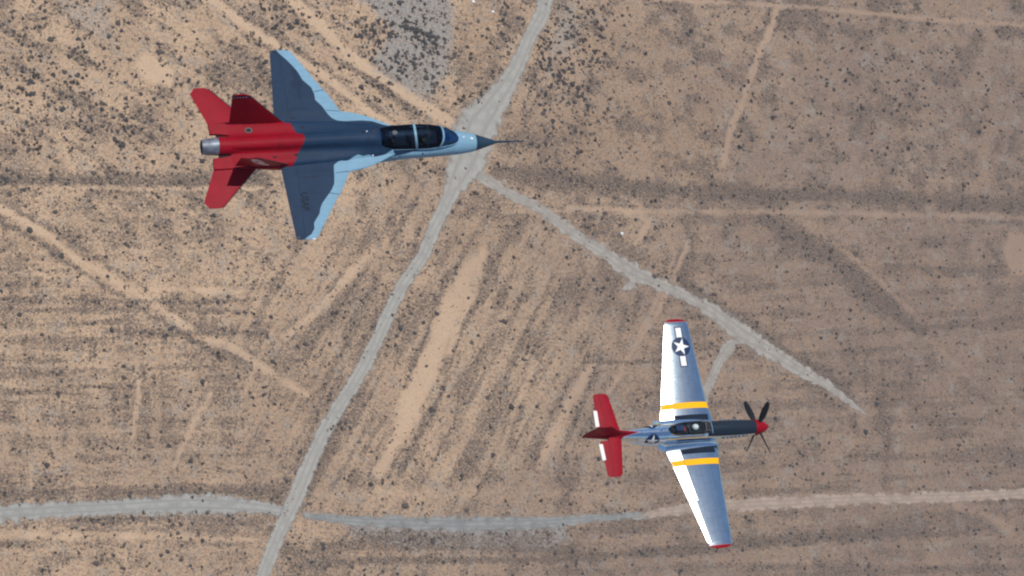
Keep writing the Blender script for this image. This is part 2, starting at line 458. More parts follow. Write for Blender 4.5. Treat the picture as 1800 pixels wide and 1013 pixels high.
def jet_fus(name, x0, x1, nx, mat=None, c0=True, c1=True):
    V, Fc = JL.mesh(x0, x1, nx, c0, c1); P = np.array(V)
    zb = np.interp(P[:, 0], [-5, 2, 2.8, 3.4, 4.5, 5.7, 6.35, 6.7, 7], [-.35, -.33, -.22, -.10, -.02, -.0, .0, .5, 2])
    ml = np.clip(zb-P[:, 2], -.5, .5)
    for sg, ln in ((1, camoL), (-1, camoR)):
        q_ = (P[:, 1]*sg > .55) & (P[:, 0] < 3.45) & (P[:, 0] > .3) & (P[:, 2] > -.2)
        if q_.any(): ml[q_] = np.maximum(ml[q_], np.clip(signed(P[q_][:, :2], ln, [(9, .4*sg), (9, 4.9*sg)]), -.5, .5))
    mr = np.clip(signed(P[:, :2], red_line, [(-9, -1.6), (-9, 1.6)]), -.5, .5)
    return mesh_obj(name, V, Fc, mat or M['jet'], JET, {'m_light': ml, 'm_red': mr})
fus = jet_fus('fuselage', -4.1, 7.62, 190, c1=False)
jet_fus('radome', 7.615, 8.74, 26, M['radome'], False)
tube('pitot_boom', [(8.6, 0, -.76), (8.95, 0, -.765), (9.35, 0, -.77), (9.36, 0, -.77), (10.05, 0, -.78)], [.08, .055, .05, .042, .03], M['radome'], JET)
for s in (1, -1):   # little vanes on the boom
    mesh_obj('air_vane', [(9.75, s*.01, -.77), (9.82, s*.01, -.77), (9.80, s*.09, -.77), (9.75, s*.09, -.77), (9.75, s*.01, -.755), (9.82, s*.01, -.755), (9.80, s*.09, -.755), (9.75, s*.09, -.755)],
             [(0, 1, 2, 3), (4, 5, 6, 7), (0, 1, 5, 4), (1, 2, 6, 5), (2, 3, 7, 6), (3, 0, 4, 7)], M['dark'], JET, smooth=False)

wl_y = [.55, .62, .72, .82, .95, 1.1, 1.2, 1.3, 1.4, 1.48, 1.53, 2.0, 2.59, 2.62, 4.55, 4.64, 4.69]
wl_x = [3.75, 3.72, 3.5, 3.3, 3.03, 2.72, 2.48, 2.2, 1.85, 1.42, 1.22, .97, .64, .58, -.64, -.72, -.9]
wt_x = lambda y: np.interp(y, [.55, 1.3, 4.62, 4.69], [-1.93, -1.90, -1.66, -1.6])
def jet_wing(s):
    Y0, Y1 = .55, 4.69
    yy = lambda t: Y0+(Y1-Y0)*t
    le = lambda t: (float(np.interp(yy(t), wl_y, wl_x)), s*yy(t), .0)
    te = lambda t: (float(wt_x(yy(t))), s*yy(t), .0)
    th = lambda t: float(np.interp(yy(t), [.55, 1.5, 4.6, 4.69], [.07, .075, .035, .012]))
    ch = lambda t: le(t)[0]-te(t)[0]
    hinge = lambda t: 1-float(np.interp(yy(t), [1.3, 4.6], [.70, .42]))/ch(t)
    tt = lambda y: (y-Y0)/(Y1-Y0)
    def cam_attr(V):
        P = np.array(V)[:, :2]
        line, close = (camoL, [(9, .4), (9, 4.9)]) if s > 0 else (camoR, [(9, -.4), (9, -4.9)])
        P = P.copy()
        return {'m_light': np.clip(signed(P, line, close), -.4, .4), 'm_red': np.full(len(P), -1.)}
    segs = []
    V, Fc = patch(le, te, (0, 0, 1), th, 90, 70, 0, lambda t: 1.0 if yy(t) < 1.26 or yy(t) > 4.56 else hinge(t))
    wobj = mesh_obj('wing', V, Fc, M['jet'], JET, cam_attr(V))
    for nm, ya, yb in (('flap', 1.265, 3.094), ('aileron', 3.1, 4.555)):
        V, Fc = patch(le, te, (0, 0, 1), th, 30, 22, lambda t: hinge(t)+.008/ch(t), 1, tt(ya), tt(yb), drop=.0)
        mesh_obj(nm, V, Fc, M['jet'], wobj, cam_attr(V))
    # leading edge flap seams (thin grooves)
    def zs(x, y):
        t = tt(abs(y)); c = ch(t); q = min(max((le(t)[0]-x)/c, 0), 1)
        return naca(q)*th(t)*2+.004
    mp = lambda u, v: (u, v, zs(u, v))
    for a, b in (((1.2, 1.5), (.55, 1.56)), ((.62, 2.61), (.12, 2.52))):
        n = 10; pl = [(a[0]+(b[0]-a[0])*i/n, s*(a[1]+(b[1]-a[1])*i/n-.012)) for i in range(n+1)]+[(b[0]+(a[0]-b[0])*i/n, s*(b[1]+(a[1]-b[1])*i/n+.012)) for i in range(n+1)]
        surf_decal('flap_seam', [pl], mp, M['lowvis'], wobj, .3)
    pl = [(-1.15, s*1.7), (-.3, s*1.69), (-.3, s*1.71), (-1.15, s*1.72)]
    surf_decal('panel_seam', [pl], mp, M['lowvis'], wobj, .3)
    ball('wingtip_light', (-.86, s*4.69, .0), .045, M['white'] if s < 0 else M['grey'], wobj, 2, (2, .8, .8))
    return wobj, mp
WL, mpL = jet_wing(1); WR, mpR = jet_wing(-1)
# subdued star on the left wing, letters USAF on the right wing
pl = [circle(-.62, 2.9, .28)]
surf_decal('star_insignia', [[(x, y) for x, y in circle(-.62, 2.95, .27)]], mpL, M['faint'], WL)
surf_decal('insignia_bar', [rect(-.66, 3.45, .16, .42, .05)], mpL, M['faint'], WL)
surf_decal('insignia_bar', [rect(-.58, 2.44, .16, .42, .05)], mpL, M['faint'], WL)
def text_decal(txt, size, place, mp, mat, parent, name):
    cu = bpy.data.curves.new(name, 'FONT'); cu.body = txt; cu.size = size; cu.align_x = 'CENTER'; cu.offset = .012
    cu.space_character = 1.05; cu.resolution_u = 3
    to = bpy.data.objects.new(name, cu); COL.objects.link(to)
    bpy.context.view_layer.update()
    me = bpy.data.meshes.new_from_object(to.evaluated_get(bpy.context.evaluated_depsgraph_get()))
    bpy.data.objects.remove(to)
    bm = bmesh.new(); bm.from_mesh(me)
    for _ in range(3):
        es = [e for e in bm.edges if e.calc_length() > .12]
        if not es: break
        bmesh.ops.subdivide_edges(bm, edges=es, cuts=1); bmesh.ops.triangulate(bm, faces=bm.faces[:])
    for v in bm.verts:
        v.co = Vector([float(q) for q in mp(*place(v.co.x, v.co.y))])
    bm.to_mesh(me); bm.free(); me.materials.clear(); me.materials.append(mat)
    o = bpy.data.objects.new(name, me); COL.objects.link(o); o.parent = parent
    return o
text_decal('USAF', .44, lambda a, b: (-1.17+b, -2.87-a*.86), mpR, M['lowvis'], WR, 'service_lettering')

# intakes
for s in (1, -1):
    V = []; secs = [(2.85, .62, .80, -.12, -.62), (2.3, .65, .98, -.1, -.7), (1.5, .7, 1.1, -.1, -.8), (.6, .7, 1.08, -.1, -.9)]
    for x, ya, yb, zt, zb in secs:
        for i in range(16):
            a = 2*math.pi*i/16; cy_, cz_ = (ya+yb)/2, (zt+zb)/2
            c, sn = math.cos(a), math.sin(a); sq = max(abs(c), abs(sn))**.55
            V.append((x, s*(cy_+(yb-ya)/2*c/sq), cz_+(zt-zb)/2*sn/sq))
    Fc = [(i*16+j, i*16+(j+1) % 16, (i+1)*16+(j+1) % 16, (i+1)*16+j) for i in range(3) for j in range(16)]+[list(range(48, 64))]
    ob = mesh_obj('air_intake', V, Fc, M['ltblue'], JET)
    mesh_obj('intake_mouth', [(2.80, v[1], v[2]) for v in V[:16]], [list(range(16))], M['black'], ob)

# engine end: fairing, nozzle, booms, slots
def fairing(prof, name, mat, attr=None, n=28, zc=.0):
    return revolve(name, prof, mat, JET, n, (0, zc))
fairing([(-3.7, .40), (-4.1, .43), (-4.5, .425), (-4.63, .42), (-4.63, .40), (-3.7, .38)], 'engine_fairing', M['red'])
noz = revolve('nozzle', [(-4.6, .405), (-4.75, .402), (-5.0, .375), (-5.3, .335), (-5.38, .325), (-5.38, .295), (-5.0, .33), (-4.6, .36)], M['steel'], JET, 30, (0, 0), closed=True)
revolve('nozzle_interior', [(-4.75, .05), (-4.76, .34), (-5.30, .297), (-5.29, .296)], M['black'], noz, 30)
V = []; Fc = []
for i in range(15):     # overlapping petals
    a = 2*math.pi*i/15; c, s_ = math.cos(a), math.sin(a)
    k = len(V)
    for x, r in ((-4.62, .408), (-5.0, .381), (-5.36, .331)):
        for w_ in (-1, 1):
            aa = a+w_*.09; V.append((x, (r+.004)*math.cos(aa), (r+.004)*math.sin(aa))); V.append((x, (r-.01)*math.cos(aa), (r-.01)*math.sin(aa)))
    for q in range(2):
        b = k+q*4; Fc += [(b, b+2, b+6, b+4), (b, b+1, b+5, b+4), (b+2, b+3, b+7, b+6)]
mesh_obj('nozzle_petals', V, Fc, M['steel'], noz, smooth=False)
for s in (1, -1):
    V = []; 
    outline = [(-4.08, .50), (-4.08, 1.13), (-4.96, 1.13), (-4.93, .60), (-4.4, .55)]
    for z, g in ((.06, -.02), (.04, .0), (-.09, .0), (-.12, -.03)):
        for x, y in outline:
            cx, cy_ = -4.5, .83
            V.append((x+(g if x > cx else -g), s*(y+(g if y > cy_ else -g)), z))
    Fc = [list(range(5)), list(range(15, 20))]+[(i*5+j, i*5+(j+1) % 5, (i+1)*5+(j+1) % 5, (i+1)*5+j) for i in range(3) for j in range(5)]
    mesh_obj('tail_boom', V, Fc, M['red'], JET, smooth=False)
    mesh_obj('slot_shade_block', [(-4.08, s*.40, -.02), (-4.08, s*.56, -.02), (-4.62, s*.6, -.06), (-4.62, s*.40, -.06), (-4.08, s*.40, -.3), (-4.08, s*.56, -.3), (-4.62, s*.6, -.3), (-4.62, s*.40, -.3)],
             [(0, 1, 2, 3), (4, 5, 6, 7), (0, 1, 5, 4), (1, 2, 6, 5), (2, 3, 7, 6), (3, 0, 4, 7)], M['black'], JET, smooth=False)  # solid black block put in the slot to stand for its deep shade
    # all-moving tailplane
    le = plin([(0, (-2.95, s*1.06, -.06)), (.02, (-3.0, s*1.10, -.06)), (.97, (-4.72, s*2.9, -.1)), (1, (-4.86, s*2.95, -.1))])
    te = plin([(0, (-4.92, s*1.06, -.06)), (.02, (-4.95, s*1.10, -.06)), (.84, (-5.57, s*2.66, -.1)), (1, (-5.36, s*2.95, -.1))])
    V, Fc = patch(le, te, (0, 0, 1), lambda t: .05-.03*t, 26, 26)
    st = mesh_obj('tailplane', V, Fc, M['red'], JET)
    a, b = np.array((-3.02, s*1.12, -.06)), np.array((-4.72, s*2.92, -.1))
    tube('leading_edge_strip', [a+(b-a)*q for q in np.linspace(0, 1, 6)], .022, M['dark'], st)
    # canted fins
    R0, R1 = np.array((-1.54, s*1.05, .06)), np.array((-4.02, s*1.02, .03)); T0, T1 = np.array((-3.43, s*1.54, 2.14)), np.array((-4.13, s*1.52, 2.12))
    T0b, T1b = T0+.12*(R0-T0)/2.8+np.array((0, 0, 0)), T1
    nrm = np.cross(R1-R0, T0-R0); nrm = nrm/np.linalg.norm(nrm); nrm = nrm*(1 if nrm[1]*s < 0 else -1)   # inboard
    fle = plin([(0, R0), (.96, R0+(T0-R0)*.96), (1, T0+np.array((-.12, 0, .0)))])
    fte = plin([(0, R1), (1, T1)])
    fth = lambda t: .055-.03*t
    V, Fc = patch(fle, fte, nrm, fth, 40, 30, 0, lambda t: .72)
    fin = mesh_obj('tail_fin', V, Fc, M['red'], JET)
    V, Fc = patch(fle, fte, nrm, fth, 24, 14, .7205, 1, .06, .9)
    mesh_obj('rudder', V, Fc, M['red'], fin)
    V, Fc = patch(fle, fte, nrm, fth, 6, 14, .72, 1, .905, 1)
    mesh_obj('fin_cap', V, Fc, M['red'], fin)
    def fmap(side, s=s, fle=fle, fte=fte, nrm=nrm, fth=fth):
        return lambda u, v: fle(v)+(fte(v)-fle(v))*u+nrm*side*(naca(min(max(u, 0), 1))*fth(v)*2+.005)
    tube('leading_edge_strip', [fle(q) for q in (0, .25, .5, .75, .95)], .018, M['dark'], fin)
    surf_decal('fin_tip_band', [[(.04, .895), (1, .895), (1, .945), (.04, .945)]], fmap(1), M['navy'], fin, .12)
    for q in range(5):
        u = .26+.155*q
        f_ = fmap(1.25); surf_decal('star_marking', [[(u+a*.75, .92+b*.28) for a, b in star(0, 0, .062, .3)]], f_, M['white'], fin, .3)
    # pale tail emblem panel on the outer face
    em = [(.30, .86), (.52, .90), (.62, .72), (.60, .48), (.52, .26), (.42, .14), (.36, .16), (.36, .4), (.30, .62)]
    surf_decal('tail_emblem', [[(u-.07, v) for u, v in em]], fmap(-1), M['pinkish'], fin, .12)
    surf_decal('emblem_spot', [circle(.42, .58, .05, 12)], fmap(-1.25), M['lowvis'], fin, .12)
# vents and lights on the back
def topmap(off): return lambda u, v: (u, v, JL.top_z(u, v)+off)
def vent(x, y, rx, ry, ring=None):
    if ring: surf_decal('vent_ring', [[(x+a*(rx+ring), y+b*(ry+ring)) for a, b in circle(0, 0, 1, 16)]], topmap(.006), M['grey'], fus, .1)
    surf_decal('air_vent', [[(x+a*rx, y+b*ry) for a, b in circle(0, 0, 1, 14)]], topmap(.012), M['black'], fus, .1)
vent(-3.16, .70, .12, .08, .05); vent(-2.13, -.68, .1, .05); vent(-1.15, -.62, .1, .05); vent(-.68, .74, .07, .05); vent(1.98, .19, .04, .09); vent(2.2, -.17, .03, .03); vent(-1.9, -.2, .05, .04)
surf_decal('wing_root_slot', [rect(-1.03, 1.24, .26, .05)], mpL, M['black'], WL)
for x, y, r, mt in ((2.17, .21, .035, 'white'), (2.49, .19, .035, 'seatred'), (7.35, .0, .08, 'white'), (6.94, .05, .045, 'white')):
    ball('formation_light', (x, y, JL.top_z(x, y)), r, M[mt], fus, 2)
ball('formation_light', (2.41, -.80, .1), .04, M['white'], fus, 2)
for x in (3.75, 4.85):   # small side openings under the canopy rail
    surf_decal('side_port', [circle(x, -.16, .045, 12)], lambda u, v: (u, JL.side_y(u, v, -1)-.004, v), M['dkblue'], fus, .1)
# canopy
CX = [2.80, 3.0, 3.4, 4.0, 4.6, 5.2, 5.7, 6.1, 6.4, 6.6, 6.68]
CW = [.42, .49, .55, .57, .575, .56, .50, .42, .33, .2, .06]
CT = [.62, .70, .77, .82, .83, .76, .60, .38, .16, .0, -.09]
CB = [.25, .15, .12, .12, .11, .08, .06, .02, -.04, -.1, -.13]
def can_pt(x, a, off=0):
    w_, t_, b_ = (float(np.interp(x, CX, q)) for q in (CW, CT, CB))
    sy = math.sin(a); sy = math.copysign(abs(sy)**.85, sy)
    return (x, (w_+off)*sy, b_+(t_-b_+off)*max(math.cos(a), 0)**.9)
def canopy_shell(name, x0, x1, nx, mat, parent, off=0, lean=lambda a: 0):
    V = []; Fc = []; n = 25
    for x in np.linspace(x0, x1, nx):
        for a in np.linspace(-math.pi/2, math.pi/2, n): V.append(can_pt(x+lean(a), a, off))
    for i in range(nx-1):
        for j in range(n-1):
            q = i*n+j; Fc.append((q, q+1, q+1+n, q+n))
    return mesh_obj(name, V, Fc, mat, parent)
can = canopy_shell('canopy', 2.82, 5.66, 60, M['glassdark'], JET)
canopy_shell('windshield', 5.66, 6.68, 26, M['glassblue'], JET)
def arch(x, wd, leanq, parent, mat, off=.012):
    V = []; Fc = []; n = 33
    for a in np.linspace(-math.pi/2, math.pi/2, n):
        xx = x+leanq*math.cos(a)
        for dx, o_ in ((-wd, off), (wd, off), (wd, -.02), (-wd, -.02)): V.append(can_pt(xx+dx, a, o_))
    for j in range(n-1):
        for q in range(4): Fc.append((j*4+q, j*4+(q+1) % 4, (j+1)*4+(q+1) % 4, (j+1)*4+q))
    return mesh_obj('canopy_frame', V, Fc, mat, parent)
arch(4.52, .055, -.16, can, M['ltblue']); arch(5.62, .05, .16, can, M['ltblue'])
arch(5.05, .01, -.05, can, M['dark'], .004)
for s in (1, -1):
    tube('canopy_rail', [can_pt(x, s*math.pi/2, .01) for x in np.linspace(2.9, 6.55, 30)], .022, M['dark'] if s > 0 else M['ltblue'], can)
# cockpit interior
V = []; n = 24
for x in np.linspace(2.95, 6.45, n):
    w_ = float(np.interp(x, CX, CW))-.05
    for s in (-1, 1): V.append((x, s*w_, float(np.interp(x, CX, CB))+.055))
zt = [JL.top_z(v[0], v[1]*.0) for v in V]
V = [(v[0], v[1], max(v[2], z+.01)) for v, z in zip(V, zt)]
mesh_obj('cockpit_floor', V, [(2*i, 2*i+1, 2*i+3, 2*i+2) for i in range(n-1)], M['dark'], JET)
for x, nm in ((4.95, 1), (3.45, 2)):
    box_bm('ejection_seat', x-.22, 0, .36, .16, .46, .44, M['dark'], JET, .03)
    box_bm('seat_headrest', x-.2, 0, .60, .12, .3, .12, M['grey'], JET, .02)
    box_bm('instrument_panel', x+.72, 0, .27, .12, .7, .26, M['black'], JET, .03)
    box_bm('side_console', x+.3, .42, .2, .8, .12, .1, M['grey'], JET, .02)
    box_bm('side_console', x+.3, -.42, .2, .8, .12, .1, M['grey'], JET, .02)
box_bm('seat_cushion', 5.1, .12, .30, .22, .16, .06, M['seatred'], JET, .02)
person(JET, (4.88, 0, -.12), 'pilot in the front cockpit of the jet, dark helmet and yellow green vest', None, M['grey'], M['vest'])
person(JET, (3.42, 0, -.06), 'pilot in the rear cockpit of the jet, pale grey helmet', None, M['greycloth'], M['suit'])

# ================================================================= PROPELLER FIGHTER
PF = thing('propeller_fighter', (45.24512052, 30.10383193, -99.7970276), (8.64522538, -.85935759, -4.15141974))
tag(PF, 'silver propeller fighter with red tail, red nose and yellow wing bands', 'propeller plane')
PL = Loft([(3.0, ell(.355, .975, .265)), (2.3, ell(.40, 1.03, .1)), (1.4, ell(.435, 1.07, -.08)), (.5, ell(.45, 1.06, -.2)), (-.6, ell(.445, 1.02, -.32)), (-1.7, ell(.42, .99, -.5, .4)),
           (-2.5, ell(.36, .95, -.35, .45)), (-3.3, ell(.285, .91, .0, .5)), (-4.2, ell(.2, .88, .28)), (-5.1, ell(.10, .84, .40)), (-5.55, ell(.045, .78, .46))], 6)
V, Fc = PL.mesh(-5.55, 3.0, 150); P = np.array(V)
red_poly = [(-3.05, 0), (-3.9, .17), (-4.0, .6), (-9, .6), (-9, -.6), (-4.0, -.6), (-3.9, -.17)]
dd = seg_dist(P[:, :2], red_poly+[red_poly[0]]); ins = in_poly(P[:, :2], red_poly) & ((P[:, 2] > .62) | (P[:, 0] < -3.95))
mr = np.where(ins, dd, -dd); mr = np.clip(mr, -.3, .3)
md = np.minimum(P[:, 2]-np.interp(P[:, 0], [.3, 3], [.80, .74]), P[:, 0]-.42); md = np.clip(md, -.3, .3)
pfus = mesh_obj('fuselage', V, Fc, M['alu'], PF, {'m_red': mr, 'm_dark': md})
# spinner and blades
spn = revolve('spinner', [(2.98, .30), (2.985, .375), (3.06, .385), (3.2, .365), (3.4, .30), (3.58, .205), (3.7, .12), (3.77, .05), (3.79, .012)], M['red'], PF, 28, (0, .62))
for ang in (-25, 65, 155, 245):
    a = math.radians(ang); rd = np.array((0, math.cos(a), math.sin(a))); tg = np.array((0, -math.sin(a), math.cos(a)))
    c0 = np.array((3.2, 0, .62)); rs = [.2, .35, .55, .8, 1.15, 1.45, 1.6, 1.68]; cw = [.045, .06, .115, .145, .15, .13, .10, .05]; tw = [75, 66, 55, 46, 38, 33, 31, 30]; tk = [.055, .05, .045, .038, .032, .026, .02, .012]
    V = []; Fc = []; n = 12
    for r_, c_, t_, k_ in zip(rs, cw, tw, tk):
        t_ = math.radians(t_); cd = tg*math.cos(t_)+np.array((math.sin(t_), 0, 0)); nn = np.cross(rd, cd)
        for j in range(n):
            th = 2*math.pi*j/n; V.append(c0+rd*r_+cd*c_*math.cos(th)+nn*k_*math.sin(th))
    for i in range(len(rs)-1):
        for j in range(n): Fc.append((i*n+j, i*n+(j+1) % n, (i+1)*n+(j+1) % n, (i+1)*n+j))
    Fc += [list(range(n)), list(range(len(V)-n, len(V)))]
    mesh_obj('propeller_blade', V, Fc, M['prop'], PF)
# wings
DI = math.tan(math.radians(5))
pl_y = [.25, .45, 1.05, 1.45, 5.40, 5.50, 5.58, 5.63]; pl_x = [1.38, 1.34, 1.20, 1.10, .77, .70, .55, .36]
pt_y = [.25, .5, 5.40, 5.50, 5.58, 5.63]; pt_x = [-1.56, -1.50, -.46, -.42, -.3, -.1]
plx = lambda y: float(np.interp(y, pl_y, pl_x)); ptx = lambda y: float(np.interp(y, pt_y, pt_x))
hgx = lambda y: ptx(y)+float(np.interp(y, [.5, 1.3, 3.28, 3.29, 5.38], [.66, .60, .44, .34, .17]))
thw = lambda y: float(np.interp(y, [.25, 5.35, 5.5, 5.58, 5.63], [.175, .075, .05, .03, .01]))
Y0, Y1 = .25, 5.63
def wz(x, y):
    y = abs(y); c = plx(y)-ptx(y); q = min(max((plx(y)-x)/c, 0), 1)
    return y*DI-.05+2*naca(q)*thw(y)+.175*thw(y)*4*q*(1-q)
for s in (1, -1):
    yy = lambda t: Y0+(Y1-Y0)*t; tt = lambda y: (y-Y0)/(Y1-Y0)
    le = lambda t: np.array((plx(yy(t)), s*yy(t), yy(t)*DI-.05)); te = lambda t: np.array((ptx(yy(t)), s*yy(t), yy(t)*DI-.05))
    th = lambda t: thw(yy(t)); ch = lambda t: plx(yy(t))-ptx(yy(t))
    hs = lambda t: (plx(yy(t))-hgx(yy(t)))/ch(t)
    A = lambda V: {'m_red': np.where(np.abs(np.array(V)[:, 1]) > 5.47, np.abs(np.array(V)[:, 1])-5.47, np.abs(np.array(V)[:, 1])-5.47), 'm_dark': np.full(len(V), -1.)}
    V, Fc = patch(le, te, (0, 0, 1), th, 120, 48, 0, lambda t: 1.0 if yy(t) < .62 or yy(t) > 5.36 else hs(t), camber=.175)
    wob = mesh_obj('wing', V, Fc, M['aluwing'], PF, A(V))
    for nm, ya, yb, dr in (('flap', .66, 3.26, .05), ('aileron', 3.31, 5.33, .03)):
        V, Fc = patch(le, te, (0, 0, 1), th, 30, 16, lambda t: hs(t)+.014/ch(t), 1, tt(ya), tt(yb), camber=.175, drop=dr)
        mesh_obj(nm, V, Fc, M['aluflap'], wob, A(V))
    wm = lambda off: (lambda u, v: (u, v, wz(u, v)+off))
    # yellow band: across main wing and flap (kept proud of both)
    def band(ya, yb, x0f, x1f, off, drop=False):
        n = 14; o = []
        for i in range(n+1): y = ya; f = i/n; o.append((x0f(y)*(1-f)+x1f(y)*f, s*y))
        for i in range(n+1): y = yb; f = i/n; o.append((x1f(y)*(1-f)+x0f(y)*f, s*y))
        return [o]
    lex = lambda y: plx(y)-.006
    surf_decal('yellow_band', band(1.24, 1.53, lex, lambda y: hgx(y)+.005, 0), wm(.005), M['yellow'], wob, .08)
    dmap = lambda u, v: (u, v, wz(u, v)+.014-math.tan(.05)*max(hgx(abs(v))-u-.014, 0))
    surf_decal('yellow_band', band(1.24, 1.53, lambda y: hgx(y)-.016, lambda y: ptx(y)+.004, 0), dmap, M['yellow'], wob, .08)
    wk0, wk1 = (.56, .93) if s > 0 else (.64, .97)
    surf_decal('walkway', band(wk0, wk1, lambda y: .98, lambda y: -.74, 0), wm(.006), M['walk'], wob, .08)
    surf_decal('aileron_gap', band(3.32, 5.33, lambda y: hgx(y)+.012, lambda y: hgx(y)-.012, 0), wm(.004), M['dark'], wob, .12)
    # wing root fillet
    V = []; Fc = []; nx = 40; nr = 8
    for x in np.linspace(1.32, -1.95, nx):
        fy = abs(PL.side_y(x, .40, 1)); k = float(np.interp(x, [-1.95, -1.4, 0, 1.0, 1.32], [.30, .34, .26, .2, .06]))
        zt_ = .42
        ye = fy+k
        xe = x
        ze = wz(min(max(x, ptx(ye)), plx(ye)-.01), ye)+.004 if x > ptx(ye) else float(np.interp(x, [-1.95, ptx(ye)], [.25, wz(ptx(ye), ye)]))
        for i in range(nr+1):
            f = i/nr; a = f*math.pi/2
            V.append((x, s*(fy-.01+(k+.01)*(1-math.cos(a))), ze+(zt_-ze)*(1-math.sin(a))))
    for i in range(nx-1):
        for j in range(nr): q = i*(nr+1)+j; Fc.append((q, q+1, q+nr+2, q+nr+1))
    mesh_obj('wing_fillet', V, Fc, M['alu'], PF, {'m_red': np.full(len(V), -1.), 'm_dark': np.full(len(V), -1.)})
    # exhaust stacks
    for i in range(6):
        x = 2.45-.21*i
        tube('exhaust_stack', [(x+.05, s*(abs(PL.side_y(x, .66, 1))-.02), .66), (x, s*(abs(PL.side_y(x, .66, 1))+.025), .655), (x-.1, s*(abs(PL.side_y(x, .66, 1))+.045), .655)], [.03, .034, .03], M['steel'], PF, 8)
    surf_decal('exhaust_shroud', [rect(1.9, .63, 1.35, .13)], (lambda s: (lambda u, v: (u, s*(abs(PL.side_y(u, v, 1))+.004), v)))(s), M['dark'], PF, .1)
    # tailplane
    tle = plin([(0, (-3.92, s*.08, .70)), (.95, (-4.21, s*1.9, .70)), (1, (-4.36, s*2.0, .70))])
    tte = plin([(0, (-5.03, s*.08, .70)), (.95, (-4.97, s*1.9, .70)), (1, (-4.88, s*2.0, .70))])
    RM = M['red']
    V, Fc = patch(tle, tte, (0, 0, 1), lambda t: .07-.04*t, 30, 26, 0, lambda t: .62)
    tp = mesh_obj('tailplane', V, Fc, RM, PF)
    V, Fc = patch(tle, tte, (0, 0, 1), lambda t: .07-.04*t, 26, 16, .63, 1, .10, 1, drop=.03)
    el = mesh_obj('elevator', V, Fc, RM, PF)
    mesh_obj('trim_tab', [(-4.93, s*.42, .725), (-4.91, s*1.18, .72), (-5.08, s*1.20, .712), (-5.12, s*.42, .715), (-4.93, s*.42, .69), (-4.91, s*1.18, .69), (-5.08, s*1.20, .70), (-5.12, s*.42, .70)],
             [(0, 1, 2, 3), (4, 5, 6, 7), (0, 1, 5, 4), (1, 2, 6, 5), (2, 3, 7, 6), (3, 0, 4, 7)], M['white'], el, smooth=False)
    # insignia on fuselage side
    fm = (lambda s, o_: (lambda u, v: (u, s*(abs(PL.side_y(u, v, 1))+o_), v)))
    cx, cz = -2.36, .58
    surf_decal('insignia_bar', [rect(cx, cz, 1.42, .22)], fm(s, .014), M['white'], pfus, .08)
    surf_decal('insignia_disc', [circle(cx, cz, .36)], fm(s, .019), M['navy'], pfus, .08)
    surf_decal('star_insignia', [star(cx, cz, .34, math.pi/2)], fm(s, .024), M['white'], pfus, .08)
# left wing star and bars
W = PF.children
lw = [o for o in PF.children if o.name.startswith('wing')][0]
wm = lambda off: (lambda u, v: (u, v, wz(u, v)+off))
cx, cy_ = .17, 4.24; ta = 0.0
for yb_ in (4.80, 3.67):
    surf_decal('insignia_border', [rect(cx+(yb_-cy_)*.0, yb_, .38, .84, ta)], wm(.004), M['navy'], lw)
    surf_decal('insignia_bar', [rect(cx, yb_, .28, .74, ta)], wm(.007), M['white'], lw)
surf_decal('insignia_disc', [circle(cx, cy_, .47)], wm(.010), M['navy'], lw)
surf_decal('star_insignia', [star(cx, cy_, .42, 0)], wm(.014), M['white'], lw)
# fin and rudder in side profile (x,z)
def blade_prof(name, le, te, th, mat, s0, s1, t0=0, t1=1):
    V, Fc = patch(plin(le), plin(te), (0, 1, 0), th, 26, 18, s0, s1, t0, t1)
    return mesh_obj(name, V, Fc, mat, PF)
fl = [(0, (-3.0, 0, .86)), (.25, (-3.9, 0, 1.08)), (.5, (-4.32, 0, 1.35)), (.93, (-4.86, 0, 1.93)), (1, (-5.02, 0, 2.0))]
ft = [(0, (-5.80, 0, .45)), (.25, (-5.90, 0, .85)), (.5, (-5.84, 0, 1.25)), (.9, (-5.62, 0, 1.84)), (1, (-5.48, 0, 1.97))]
blade_prof('tail_fin', fl, ft, lambda t: .085-.05*t, M['red'], 0, lambda t: float(np.interp(t, [0, 1], [.74, .45])))
blade_prof('rudder', fl, ft, lambda t: .085-.05*t, M['red'], lambda t: float(np.interp(t, [0, 1], [.745, .46])), 1)
# canopy bubble
BX = [-1.62, -1.5, -1.2, -.8, -.3, .0, .12]; BW = [.04, .16, .27, .33, .35, .345, .34]; BT = [1.0, 1.12, 1.28, 1.40, 1.45, 1.43, 1.41]; BB = [.98, .97, .96, .97, .98, .99, 1.0]
def bub(x, a, off=0):
    w_, t_, b_ = (float(np.interp(x, BX, q)) for q in (BW, BT, BB))
    return (x, (w_+off)*math.copysign(abs(math.sin(a))**.9, math.sin(a)), b_-.05+(t_-b_+.05+off)*max(math.cos(a), 0)**.8)
V = []; Fc = []; n = 21; nx = 34
for x in np.linspace(-1.62, .12, nx):
    for a in np.linspace(-math.pi/2, math.pi/2, n): V.append(bub(x, a))
for i in range(nx-1):
    for j in range(n-1): q = i*n+j; Fc.append((q, q+1, q+1+n, q+n))
pc = mesh_obj('canopy', V, Fc, M['glassclear'], PF)
for s in (1, -1): tube('canopy_rail', [bub(x, s*math.pi/2, .012) for x in np.linspace(-1.6, .12, 24)], .022, M['tan'] if s < 0 else M['alu'], pc)
tube('canopy_bow', [bub(.12, a, .008) for a in np.linspace(-math.pi/2, math.pi/2, 20)], .02, M['alu'], pc)
ws = []; Fc = []
for f in np.linspace(0, 1, 8):
    x = .13+.47*f
    for a in np.linspace(-math.pi/2, math.pi/2, 15):
        w_ = .34*(1-.12*f); t_ = 1.41*(1-f)+1.06*f; ws.append((x, w_*math.sin(a), .98+(t_-.98)*max(math.cos(a), 0)**.6))
for i in range(7):
    for j in range(14): q = i*15+j; Fc.append((q, q+1, q+16, q+15))
